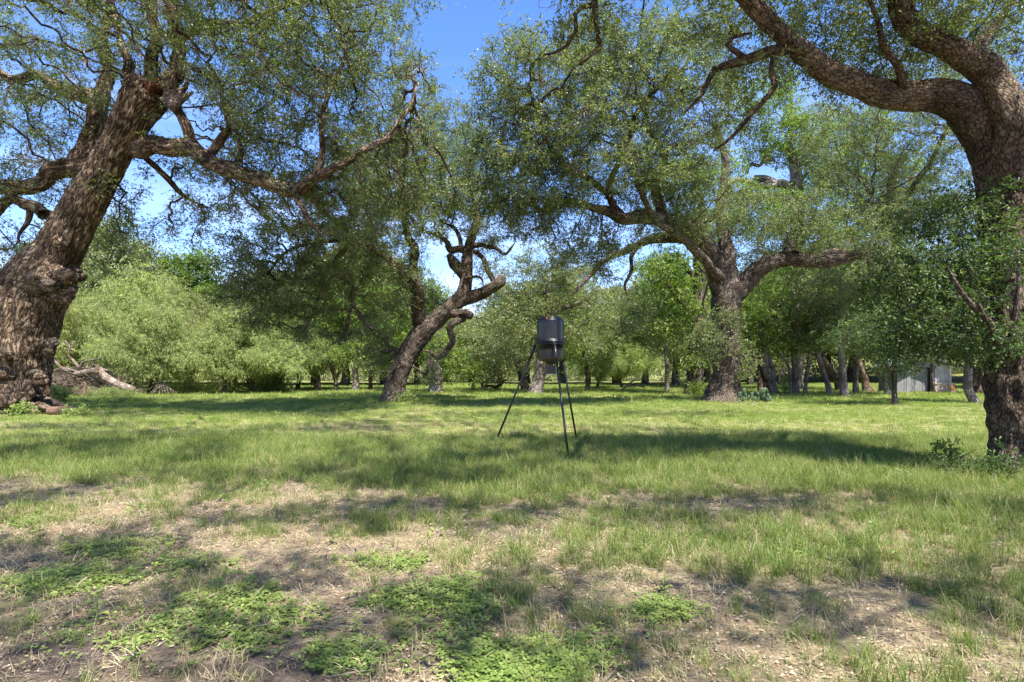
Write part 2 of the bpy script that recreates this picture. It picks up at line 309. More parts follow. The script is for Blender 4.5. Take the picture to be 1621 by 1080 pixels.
def grass_clump(n, rad, h, wd, m, name, seg=3, bend=.6):
    V = []; Fc = []
    for i in range(n):
        a = rng.uniform(0, 2 * math.pi); r = rad * math.sqrt(rng.random()); p = np.array([r * math.cos(a), r * math.sin(a), -.01])
        b_ = rng.uniform(0, 2 * math.pi); d = np.array([math.cos(b_), math.sin(b_), 0]); s = np.array([-d[1], d[0], 0]); s = s * .8 + rng.normal(size=3) * .3
        H = h * rng.uniform(.45, 1.2); bd = bend * rng.uniform(.2, 1.3); k = len(V)
        for j in range(seg):
            t = j / seg; q = p + np.array([0, 0, H * (t - .35 * bd * t * t)]) + d * H * bd * t * t * .9; w_ = wd * (1 - t ** 1.5) * .5
            V += [q + s * w_, q - s * w_]
        V.append(p + np.array([0, 0, H * (1 - .45 * bd)]) + d * H * bd * .95)
        for j in range(seg - 1): Fc.append((k + 2 * j, k + 2 * j + 1, k + 2 * j + 3, k + 2 * j + 2))
        Fc.append((k + 2 * seg - 2, k + 2 * seg - 1, k + 2 * seg))
    return proto(name, V, Fc, m)
def moss_ball(name, n=26, rad=.14, droop=.3):
    V = []; Fc = []
    for i in range(n):
        d = rnd_unit(); d[2] -= droop; l = rad * rng.uniform(.5, 1.3); s = np.cross(d, rnd_unit()); s /= np.linalg.norm(s); k = len(V)
        V += [s * .006, -s * .006, d * l + s * .004 + rng.normal(size=3) * .02]; Fc.append((k, k + 1, k + 2))
    return proto(name, V, Fc, M['moss'])
def litter_clump(name, n=16, rad=.16, m='litter', ln=.03, wd=.0125):
    V = []; Fc = []
    for i in range(n):
        a = rng.uniform(0, 6.28); r = rad * math.sqrt(rng.random()); p = np.array([r * math.cos(a), r * math.sin(a), rng.uniform(.002, .016)])
        d = rnd_unit() * np.array([1, 1, .3]); s = np.cross(d, np.array([0, 0, 1]) + rng.normal(size=3) * .35); s /= np.linalg.norm(s); l = ln * rng.uniform(.6, 1.4); k = len(V); w_ = wd * rng.uniform(.6, 1.3) * .5
        u = np.cross(s, d); V += [p, p + d * l * .5 + s * w_ + u * .003, p + d * l, p + d * l * .5 - s * w_ + u * .003]; Fc.append((k, k + 1, k + 2, k + 3))
    return proto(name, V, Fc, M[m])
def clover_clump(name):
    V = []; Fc = []
    for i in range(13):
        a = rng.uniform(0, 6.28); r = .13 * math.sqrt(rng.random()); c = np.array([r * math.cos(a), r * math.sin(a), rng.uniform(.006, .03)])
        a0 = rng.uniform(0, 6.28); L_ = rng.uniform(.012, .024)
        for j in range(3):
            b_ = a0 + j * 2.09; d = np.array([math.cos(b_), math.sin(b_), rng.uniform(-.2, .4)]); s = np.array([-d[1], d[0], 0]) * L_ * .42; k = len(V)
            V += [c, c + d * L_ * .6 + s, c + d * L_ * 1.05, c + d * L_ * .6 - s]; Fc.append((k, k + 1, k + 2, k + 3))
    return proto(name, V, Fc, M['clover'])
def scatter_group(name, protos):
    g = bpy.data.node_groups.new(name, 'GeometryNodeTree')
    g.interface.new_socket('Geometry', in_out='INPUT', socket_type='NodeSocketGeometry'); g.interface.new_socket('Geometry', in_out='OUTPUT', socket_type='NodeSocketGeometry')
    gi = N(g, 'NodeGroupInput'); go = N(g, 'NodeGroupOutput'); iop = N(g, 'GeometryNodeInstanceOnPoints'); jn = N(g, 'GeometryNodeJoinGeometry')
    for p in protos:
        oi = N(g, 'GeometryNodeObjectInfo'); oi.inputs['Object'].default_value = p; oi.inputs['As Instance'].default_value = False
        gt = N(g, 'GeometryNodeGeometryToInstance'); g.links.new(oi.outputs['Geometry'], gt.inputs[0]); g.links.new(gt.outputs[0], jn.inputs[0])
    ra = N(g, 'GeometryNodeInputNamedAttribute', data_type='FLOAT_VECTOR'); ra.inputs['Name'].default_value = 'rot'
    sa = N(g, 'GeometryNodeInputNamedAttribute', data_type='FLOAT_VECTOR'); sa.inputs['Name'].default_value = 'scl'
    va = N(g, 'GeometryNodeInputNamedAttribute', data_type='INT'); va.inputs['Name'].default_value = 'var'
    er = N(g, 'FunctionNodeEulerToRotation')
    g.links.new(gi.outputs[0], iop.inputs['Points']); g.links.new(jn.outputs[0], iop.inputs['Instance'])
    iop.inputs['Pick Instance'].default_value = True
    g.links.new(va.outputs[0], iop.inputs['Instance Index']); g.links.new(ra.outputs[0], er.inputs[0]); g.links.new(er.outputs[0], iop.inputs['Rotation'])
    g.links.new(sa.outputs[0], iop.inputs['Scale']); g.links.new(iop.outputs[0], go.inputs[0])
    g['nvar'] = len(protos)
    return g
def scatter(name, pts, group, parent=None, scl=(.8, 1.2), tilt=math.pi, scales=None):
    pts = np.asarray(pts); n = len(pts)
    rot = np.c_[rng.uniform(-tilt, tilt, n), rng.uniform(-tilt, tilt, n), rng.uniform(0, 6.28, n)]
    s = rng.uniform(scl[0], scl[1], n) if scales is None else scales
    o = mesh(name, pts, [], None, parent, False, {'rot': ('FLOAT_VECTOR', rot)})
    a = o.data.attributes.new('scl', 'FLOAT_VECTOR', 'POINT'); a.data.foreach_set('vector', np.repeat(s, 3).astype(np.float32))
    a = o.data.attributes.new('var', 'INT', 'POINT'); a.data.foreach_set('value', rng.integers(0, group['nvar'], n).astype(np.int32))
    md = o.modifiers.new('scatter', 'NODES'); md.node_group = group
    o['kind'] = 'stuff'
    return o
G = {}
G['oak'] = scatter_group('oak_leaves', [leaf_cluster(30, .34, .08, .036, M['oak_leaf'], 'oak_sprig', .7, 0, 4) for _ in range(5)])
G['oak_grey'] = scatter_group('grey_oak_leaves', [leaf_cluster(30, .38, .1, .046, M['oak_grey'], 'grey_sprig', .7, 0, 4) for _ in range(4)])
G['near_oak'] = scatter_group('near_oak_leaves', [leaf_cluster(20, .19, .048, .02, M['oak_leaf'], 'near_sprig', .8, 1, 3, 0, .0018) for _ in range(5)])
G['dark'] = scatter_group('dark_leaves', [leaf_cluster(18, .2, .055, .026, M['dark_leaf'], 'dark_sprig', .8, 1, 3, .1, .0018) for _ in range(5)])
G['elm'] = scatter_group('bright_leaves', [leaf_cluster(26, .4, .12, .062, M['elm_leaf'], 'bright_sprig', .7, 0, 4) for _ in range(4)])
G['mesquite'] = scatter_group('mesquite_leaves', [leaf_cluster(60, .5, .17, .022, M['mesq_leaf'], 'feather_sprig', .8, 0, 5, .6) for _ in range(4)])
G['moss'] = scatter_group('ball_moss_tufts', [moss_ball('moss_tuft', 30, .15, .1), moss_ball('moss_tuft', 26, .12, 0), moss_ball('moss_beard', 34, .24, .9)])
G['grass_fg'] = scatter_group('near_grass_tufts', [grass_clump(n_, r_, h_, .0042, M['grass_fg'], 'grass_tuft', 4, b_) for n_, r_, h_, b_ in ((26, .05, .19, .8), (34, .07, .14, .9), (18, .04, .24, .7), (30, .09, .1, .8), (22, .06, .17, 1.0))])
G['straw'] = scatter_group('dry_grass_tufts', [grass_clump(24, .07, .11, .0035, M['straw'], 'straw_tuft', 3, 1.2) for _ in range(3)])
G['grass'] = scatter_group('mid_grass_tufts', [grass_clump(38, .16, h_, .0075, M['grass'], 'grass_clump', 2, .7) for h_ in (.13, .17, .21, .1)])
G['grass_far'] = scatter_group('far_grass_tufts', [grass_clump(46, .42, h_, .022, M['grass'], 'far_grass_clump', 2, .6) for h_ in (.16, .2, .26)])
G['litter'] = scatter_group('leaf_litter_scatter', [litter_clump('litter') for _ in range(5)])
G['twigs'] = scatter_group('twig_scatter', [litter_clump('twig_litter', 4, .3, 'moss', .17, .009) for _ in range(4)])
G['stalks'] = scatter_group('seed_stalks', [grass_clump(7, .07, .3, .0045, M['straw'], 'seed_stalk', 4, .45) for _ in range(3)])
G['clover'] = scatter_group('clover_scatter', [clover_clump('clover') for _ in range(4)])
G['weed'] = scatter_group('weed_leaves', [leaf_cluster(16, .12, .07, .035, M['clover'], 'weed_sprig', .8, 1, 4) for _ in range(4)])

# ------------------------------------------------------------------ tree engine
def spline(pts, step):
    """pts: list of (pos, r) -> resampled Catmull-Rom"""
    P = np.array([p for p, r in pts]); Rr = np.array([r for p, r in pts])
    P = np.vstack([2 * P[0] - P[1], P, 2 * P[-1] - P[-2]]); Rr = np.r_[Rr[0], Rr, Rr[-1]]
    oP = []; oR = []
    for i in range(1, len(P) - 2):
        n = max(1, int(np.linalg.norm(P[i + 1] - P[i]) / step))
        for t in np.arange(n) / n:
            a, b_, c, d = P[i - 1], P[i], P[i + 1], P[i + 2]
            oP.append(.5 * (2 * b_ + (c - a) * t + (2 * a - 5 * b_ + 4 * c - d) * t * t + (-a + 3 * b_ - 3 * c + d) * t ** 3)); oR.append(Rr[i] * (1 - t) + Rr[i + 1] * t)
    oP.append(P[-2]); oR.append(Rr[-2])
    return np.array(oP), np.array(oR)
def vnoise3(p, seed):
    i = np.floor(p).astype(np.int64); f = p - i; f = f * f * (3 - 2 * f); r = 0
    for dx in (0, 1):
        for dy in (0, 1):
            for dz in (0, 1):
                n = ((i[..., 0] + dx) * 374761393 + (i[..., 1] + dy) * 668265263 + (i[..., 2] + dz) * 2147483629 + seed * 1442695041) & 0x7fffffff
                n = ((n ^ (n >> 13)) * 1274126177) & 0x7fffffff
                h = ((n ^ (n >> 16)) & 0xffff) / 65535.0
                r = r + h * (f[..., 0] if dx else 1 - f[..., 0]) * (f[..., 1] if dy else 1 - f[..., 1]) * (f[..., 2] if dz else 1 - f[..., 2])
    return r
def n3(p, f, seed): return (vnoise3(p * f, seed) * .65 + vnoise3(p * f * 2.1 + 7.3, seed + 3) * .35) * 2 - 1
def thick(P, Rr, sides, seed, flare=0, relief=.05, lump=.1, burls=(), z0=0):
    """high-resolution limb with ridged bark relief, lumps, burls and a flared foot"""
    n = len(P); T = np.gradient(P, axis=0); T /= np.linalg.norm(T, axis=1)[:, None]
    u = np.cross(T[0], [0, 1, .01]); 
    if np.linalg.norm(u) < .2: u = np.cross(T[0], [1, 0, 0])
    U = []
    for i in range(n):
        u = u - T[i] * np.dot(u, T[i]); u /= np.linalg.norm(u); U.append(u)
    U = np.array(U); W = np.cross(T, U)
    s = np.r_[0, np.cumsum(np.linalg.norm(np.diff(P, axis=0), axis=1))]
    A = np.linspace(0, 2 * np.pi, sides, endpoint=False)
    ca, sa = np.cos(A), np.sin(A)
    D = U[:, None, :] * ca[None, :, None] + W[:, None, :] * sa[None, :, None]
    rr = Rr[:, None] * np.ones(sides)[None]
    if flare:
        zz = (P[:, 2] - z0)[:, None]; lob = 1 + .35 * np.cos(A * 5 + seed)[None] + .2 * np.cos(A * 3 + seed * 2)[None]
        rr = rr * (1 + flare * np.exp(-np.clip(zz, 0, 9) / (Rr[0] * .75)) * lob)
    bc = np.stack([ca[None] * rr, sa[None] * rr, np.repeat(s[:, None], sides, 1)], -1)
    k = bc.copy(); k[..., 2] *= .35; q = 1 / max(Rr.max(), .08)
    lumpn = n3(bc, 1.1 * q, seed); ridge = 1 - np.abs(n3(k, 9.0, seed + 7)) * 2; ridge2 = 1 - np.abs(n3(k, 20.0, seed + 9)) * 2
    rr = rr * (1 + lump * lumpn) + (ridge * relief + ridge2 * relief * .5) * np.clip(rr / .3, .1, 1)
    V = P[:, None, :] + D * rr[..., None]
    for (c, br, push) in burls:
        c = np.array(c); dv = V - c; d = np.linalg.norm(dv, axis=-1)
        wgt = np.exp(-(d / br) ** 4) * push * (.8 + 1.0 * n3(V, 3.5, seed + 5) + .8 * n3(V, 9.0, seed + 6))
        V = V + D * wgt[..., None]
    bc2 = bc + n3(V, 1.5, seed + 20)[..., None] * .06
    V = V.reshape(-1, 3); i0 = np.arange(n - 1)[:, None] * sides + np.arange(sides)[None]; i1 = np.arange(n - 1)[:, None] * sides + (np.arange(sides)[None] + 1) % sides
    Fq = np.stack([i0, i1, i1 + sides, i0 + sides], -1).reshape(-1, 4)
    V = np.vstack([V, P[-1] + T[-1] * Rr[-1] * .3]); bcf = np.vstack([bc2.reshape(-1, 3), [0, 0, s[-1]]])
    e = (n - 1) * sides; cap = np.stack([e + np.arange(sides), e + (np.arange(sides) + 1) % sides, np.full(sides, n * sides), np.full(sides, n * sides)], -1)
    return V, Fq, cap[:, :3], bcf
def add_thick(name, P, Rr, sides, seed, m, parent, **k):
    V, Fq, cap, bc = thick(P, Rr, sides, seed, **k)
    o = mesh(name, V, [tuple(q) for q in Fq] + [tuple(q) for q in cap], m, parent, True, {'bark': ('FLOAT_VECTOR', bc)})
    return o
def grow(seedP, att, step, kill, wig=.35, iters=60, sag=0.0):
    pos = [p for p in seedP]; par = [-1] * len(pos)
    pos = np.array(pos); A = att.copy()
    n0 = len(pos)
    near = np.zeros(len(A), int); nd = np.full(len(A), 1e9)
    def upd(new_i):
        nonlocal near, nd
        for c in range(0, len(new_i), 400):
            ii = new_i[c:c + 400]; d = ((A[:, None, :] - pos[ii][None]) ** 2).sum(-1); j = d.argmin(1); dm = d[np.arange(len(A)), j]
            m_ = dm < nd; nd[m_] = dm[m_]; near[m_] = ii[j[m_]]
    upd(np.arange(len(pos)))
    for it in range(iters):
        if len(A) == 0: break
        dv = A - pos[near]; ln = np.sqrt(nd)[:, None] + 1e-9; dv = dv / ln
        us, inv = np.unique(near, return_inverse=True); acc = np.zeros((len(us), 3)); np.add.at(acc, inv, dv)
        acc /= np.linalg.norm(acc, axis=1)[:, None] + 1e-9
        acc += rng.normal(size=acc.shape) * wig; acc[:, 2] -= sag; acc /= np.linalg.norm(acc, axis=1)[:, None] + 1e-9
        npos = pos[us] + acc * step
        st = len(pos); pos = np.vstack([pos, npos]); par += list(us)
        upd(np.arange(st, len(pos)))
        keep = nd > kill * kill; A = A[keep]; near = near[keep]; nd = nd[keep]
    return pos, np.array(par), n0
def twigs_mesh(pos, par, n0, tip=.007, pw=.5, seedR=None):
    n = len(pos); cnt = np.zeros(n)
    haschild = np.zeros(n, bool); haschild[par[n0:]] = True
    for i in range(n - 1, n0 - 1, -1):
        if not haschild[i]: cnt[i] += 1
        cnt[par[i]] += cnt[i]
    r = tip * np.maximum(cnt, 1) ** pw
    main = np.full(n, -1)
    for i in range(n0, n):
        p = par[i]
        if main[p] < 0 or cnt[i] > cnt[main[p]]: main[p] = i
    idx = np.arange(n0, n); d = np.zeros((n, 3)); d[idx] = pos[idx] - pos[par[idx]]; d[idx] /= np.linalg.norm(d[idx], axis=1)[:, None] + 1e-9
    dn = d.copy()
    mm = np.where(main >= 0)[0]; mm = mm[mm >= n0]; dn[mm] = d[mm] + d[main[mm]]; dn /= np.linalg.norm(dn, axis=1)[:, None] + 1e-9
    V = []; Fs = []; B = []; base = 0
    for lo, hi, sd in ((0, .016, 3), (.016, .05, 5), (.05, 9, 8)):
        e = idx[(r[idx] >= lo) & (r[idx] < hi)]
        if len(e) == 0: continue
        p = par[e]; cont = (main[p] == e) & (p >= n0)
        td = dn[e]; bd = np.where(cont[:, None], dn[p], d[e]); rt = r[e]; rb = np.where(cont, np.minimum(r[p], rt * 1.6), rt * 1.15)
        A = np.arange(sd) * 2 * np.pi / sd
        def ring(c, dd, rad):
            ref = np.array([.31, .52, .8]); u = np.cross(dd, ref); u /= np.linalg.norm(u, axis=1)[:, None] + 1e-9; w_ = np.cross(dd, u)
            return c[:, None] + (u[:, None] * np.cos(A)[None, :, None] + w_[:, None] * np.sin(A)[None, :, None]) * rad[:, None, None]
        rb_ = ring(pos[p], bd, rb); rt_ = ring(pos[e], td, rt)
        vv = np.concatenate([rb_, rt_], 1).reshape(-1, 3); k = base + np.arange(len(e))[:, None] * 2 * sd + np.arange(sd)[None]; k2 = base + np.arange(len(e))[:, None] * 2 * sd + (np.arange(sd)[None] + 1) % sd
        Fs.append(np.stack([k, k2, k2 + sd, k + sd], -1).reshape(-1, 4)); V.append(vv); base += len(vv)
    return np.vstack(V), np.vstack(Fs), r, cnt
def blobs_world(blobs, csize=1.0):
    """blob: (px, py, Y, rx_px, ry_px, ry_m, n)"""
    out_ = []
    for (px, py, Y, rx, ry, rd, n) in blobs:
        c = at(px, py, Y); s = np.array([rx / F * Y, rd, ry / F * Y])
        per_ = 8; k = max(1, n // per_); sub = np.clip(.028 * Y, .16, 1.15) * csize
        u = rng.normal(size=(k * 3, 3)); u /= np.linalg.norm(u, axis=1)[:, None]; u *= (rng.random(k * 3)[:, None]) ** .38
        cc = c + u * s; pick = [0]; dd = ((cc - cc[0]) ** 2).sum(1)
        for _ in range(k - 1):
            j = int((dd * rng.uniform(.4, 1, len(dd))).argmax()); pick.append(j); dd = np.minimum(dd, ((cc - cc[j]) ** 2).sum(1))
        cc = cc[pick]
        p = np.repeat(cc, per_, 0) + rng.normal(size=(len(cc) * per_, 3)) * sub * np.array([.6, .6, .3]) * np.repeat(rng.uniform(.7, 1.25, len(cc)), per_)[:, None]
        out_.append(p)
    return np.vstack(out_) if out_ else np.zeros((0, 3))
def in_holes(q, holes):
    m_ = np.zeros(len(q), bool)
    for (px, py, Y, r_, ry) in holes:
        c = at(px, py, Y); m_ |= ((q - c) ** 2 / np.array([r_, ry, r_]) ** 2).sum(1) < 1
    return m_
def make_tree(name, label, cat, limbs, blobs, leaf='oak', bark='bark_oak', group=None, step=.3, kill=.42, per=3, jit=.3, lscl=(.8, 1.25), moss=.05,
              sides=40, flare=.35, relief=.04, burls=(), seed=1, skip=.45, wig=.35, sag=0., tip=.007, extra=None, twigm='twig', holes=(), lump=.1, lstep=.09, csize=1.0):
    """limbs: list of [(px,py,Y,rpx),...]; first = trunk"""
    b0 = limbs[0][0]; base = at(*b0[:3]); gz0 = float(hgt(base[0], base[1])); base[2] = gz0
    root = empty(name, tuple(base), label, cat, group)
    seeds = []
    for k, lb in enumerate(limbs):
        pts = [(at(a, b_, c), r_ / F * c) for a, b_, c, r_ in lb]
        if k == 0: pts[0] = (np.array([pts[0][0][0], pts[0][0][1], gz0 - .12]), pts[0][1])
        P, Rr = spline(pts, lstep if Rr_big(pts) else max(lstep, .12))
        if len(P) > 3:
            wl = max(4, int(2.4 * Rr.mean() / lstep) + 3); kn = np.arange(0, len(P) + wl + 1, wl)
            jj = np.stack([np.interp(np.arange(len(P)), kn, rng.normal(size=len(kn))) for _ in range(3)], 1)
            kk = np.ones(wl) / wl; jj = np.stack([np.convolve(np.pad(jj[:, q_], wl, 'edge'), kk, 'same')[wl:-wl] for q_ in range(3)], 1)
            jj *= np.clip(np.arange(len(P)) / wl, 0, 1)[:, None]; P = P + jj * (Rr[:, None] * (.07 if k == 0 else .3) + .01)
            Rr = np.minimum(Rr, .012 + (np.arange(len(P))[::-1] * lstep) * .16) if k > 0 and Rr[-1] < .07 else Rr
        sd = sides if k == 0 else int(max(8, min(sides, 10 + Rr.max() * 90)))
        add_thick('trunk' if k == 0 else 'limb', P, Rr, sd, seed * 13 + k, M[bark], root, flare=flare if k == 0 else 0, relief=relief, burls=burls if k == 0 else (), z0=gz0, lump=lump)
        stp = max(1, int(step / lstep)); st = int(len(P) * skip) if k == 0 else int(len(P) * .12)
        seeds.append(P[st::stp])
    att = blobs_world(blobs, csize) if not isinstance(blobs, np.ndarray) else blobs
    att = att[~in_holes(att, holes)]
    pos, par, n0 = grow(np.vstack(seeds), att, step, kill, wig, 70, sag)
    if len(pos) > n0:
        V, Fq, r, cnt = twigs_mesh(pos, par, n0, tip)
        tw = mesh('branches', V, Fq, M[twigm], root, True, {'bark': ('FLOAT_VECTOR', V)}); tw['kind'] = 'stuff'
        tips = np.where((cnt <= 5) & (np.arange(len(pos)) >= n0))[0]
        q = np.repeat(pos[tips], per, 0); q = q + rng.normal(size=q.shape) * jit * np.array([1, 1, .75])
        if len(q): q = q[~in_holes(q, holes)]; scatter('crown', q, G[leaf], root, lscl, .35 if leaf == 'mesquite' else .75)
        mb = np.where((np.arange(len(pos)) >= n0) & (cnt > 1) & (cnt < 60))[0]; mb = mb[rng.random(len(mb)) < moss]
        if moss and len(mb): scatter('ball_moss', pos[mb] + rng.normal(size=(len(mb), 3)) * .05 - np.array([0, 0, .05]), G['moss'], root, (.7, 1.8), 1.2)
    return root
def Rr_big(pts): return max(r for _, r in pts) > .12
def copy_tree(o, loc, rz=0, s=1.0, label=None):
    c = o.copy(); col.objects.link(c); c.location = loc; c.rotation_euler = (0, 0, rz); c.scale = (s, s, s)
    if label: c['label'] = label
    tint = rng.uniform(.72, 1.22); tint = (tint * rng.uniform(.88, 1.12), tint, tint * rng.uniform(.75, 1.15), 1)
    for ch in o.children:
        d = ch.copy(); d.color = tint if 'crown' in ch.name else (1, 1, 1, 1); col.objects.link(d); d.parent = c
        for gch in ch.children:
            e = gch.copy(); col.objects.link(e); e.parent = d
    return c
#@@TREES
# ------------------------------------------------------------------ the big oaks, each limb traced at its own distance
Yl = 20.0
make_tree('live_oak', 'massive leaning live oak with burled tan trunk and hollow broken top, at the left edge', 'tree',
  [[(4, 652, Yl, 52), (8, 610, Yl, 49), (14, 560, Yl, 50), (32, 505, Yl, 49), (60, 455, Yl, 44), (95, 402, Yl - .2, 31), (128, 340, Yl - .4, 26.5), (158, 285, Yl - .6, 23), (187, 232, Yl - .8, 21), (214, 185, Yl - 1, 24), (232, 154, Yl - 1, 31), (243, 138, Yl - 1, 27)],
   [(205, 236, 19.4, 12), (240, 229, 19, 12), (285, 235, 18.6, 12), (330, 253, 18.2, 11), (380, 272, 17.8, 10.5), (430, 292, 17.5, 10), (462, 300, 17.3, 9), (485, 288, 17.2, 8), (525, 268, 17, 6), (575, 240, 17, 4.5), (615, 215, 17.3, 3.5), (645, 175, 17.6, 2.6), (662, 130, 18, 1.6)],
   [(305, 240, 18.6, 7), (297, 210, 18.5, 7), (283, 175, 18.5, 6), (272, 140, 18.4, 4), (280, 95, 18.4, 3)],
   [(330, 248, 18.2, 6), (350, 222, 18, 6), (362, 200, 17.8, 4), (352, 160, 17.6, 3)],
   [(372, 262, 18, 4), (382, 242, 18, 4), (372, 218, 18, 3), (350, 205, 18, 2)],
   [(460, 300, 17.3, 5), (478, 325, 17.2, 4), (492, 352, 17.2, 3), (520, 385, 17.3, 2)],
   [(500, 282, 17.1, 5), (512, 240, 17, 4), (508, 190, 17, 3.5), (525, 140, 17, 3), (545, 90, 17, 2.5), (540, 40, 17, 2)],
   [(150, 270, 21, 14), (118, 268, 21, 13), (85, 278, 21, 11), (60, 292, 21, 10), (30, 300, 21, 10), (-10, 296, 21, 10), (-70, 285, 21, 8), (-150, 250, 21, 6)],
   [(120, 262, 21.2, 12), (135, 225, 21.4, 13), (150, 190, 21.6, 12), (158, 160, 21.8, 11), (130, 148, 22, 10), (98, 142, 22, 8), (60, 118, 22, 6), (20, 122, 22, 5), (-30, 95, 22, 4)],
   [(158, 165, 21.8, 10), (172, 120, 22, 8), (160, 70, 22, 6), (175, 10, 22, 5), (160, -70, 22, 4)],
   [(218, 150, 19, 7), (205, 118, 19, 7), (200, 90, 19, 5), (185, 40, 19, 4), (170, -30, 19, 3)],
   [(232, 140, 19, 9), (238, 100, 19, 8), (246, 60, 19, 7), (240, 10, 19, 6), (225, -60, 19, 4), (200, -160, 19, 3)],
   [(262, 140, 19.2, 12), (278, 100, 19.2, 9), (284, 60, 19.3, 8), (276, 15, 19.3, 8), (300, -40, 19.3, 6), (340, -120, 19, 4), (400, -200, 18, 3)],
   [(285, 60, 19.3, 6), (330, 40, 19, 5), (390, 35, 18.5, 4), (450, 10, 18, 3), (520, -10, 18, 2.5)],
   [(70, 340, 20.6, 8), (50, 325, 20.8, 7), (20, 320, 21, 6), (-20, 345, 21, 6), (-80, 350, 21, 4)],
   [(48, 322, 20.8, 5), (45, 350, 20.7, 4), (30, 375, 20.6, 3), (40, 395, 20.5, 2)],
   [(230, 250, 20, 4), (262, 280, 20.5, 4), (290, 310, 21, 3), (330, 330, 21.5, 2)]],
  [(-120, 40, 20, 200, 170, 5, 420), (90, 20, 17.5, 190, 95, 4.5, 520), (280, 30, 17.5, 170, 100, 4.5, 520), (450, 30, 18.5, 130, 110, 4.5, 480), (560, 60, 19, 100, 100, 4, 380), (610, 180, 20, 95, 110, 4, 400), (470, 170, 18, 120, 90, 3.5, 400),
   (650, 290, 20.5, 85, 60, 3, 170), (40, 150, 21, 140, 70, 4, 300), (350, 150, 18.5, 110, 70, 3.5, 300), (10, 260, 21, 90, 70, 3, 150), (260, 300, 21.5, 110, 80, 3, 200), (560, 300, 19, 110, 70, 3.5, 280), (400, 240, 19, 120, 60, 3, 200),
   (10, 385, 21, 60, 40, 2, 50), (190, 380, 22, 60, 45, 2, 70), (250, -220, 19, 420, 150, 6, 500), (400, 330, 18.5, 70, 50, 2.5, 100)],
  'oak', 'bark_old', None, step=.26, kill=.3, per=2, jit=.13, csize=.72, sides=110, flare=.1, relief=.055, lump=.08, skip=.75, seed=3, lstep=.045, moss=.25, tip=.014,
  holes=[(240, 135, 16.5, 1.25, 4), (195, 215, 16.5, 1.1, 4), (285, 245, 16, .8, 4), (370, 270, 15.5, .65, 4), (450, 297, 15, .55, 4), (150, 300, 17, 1.1, 4), (100, 400, 17, 1.2, 4), (60, 290, 18, .8, 3.5)])

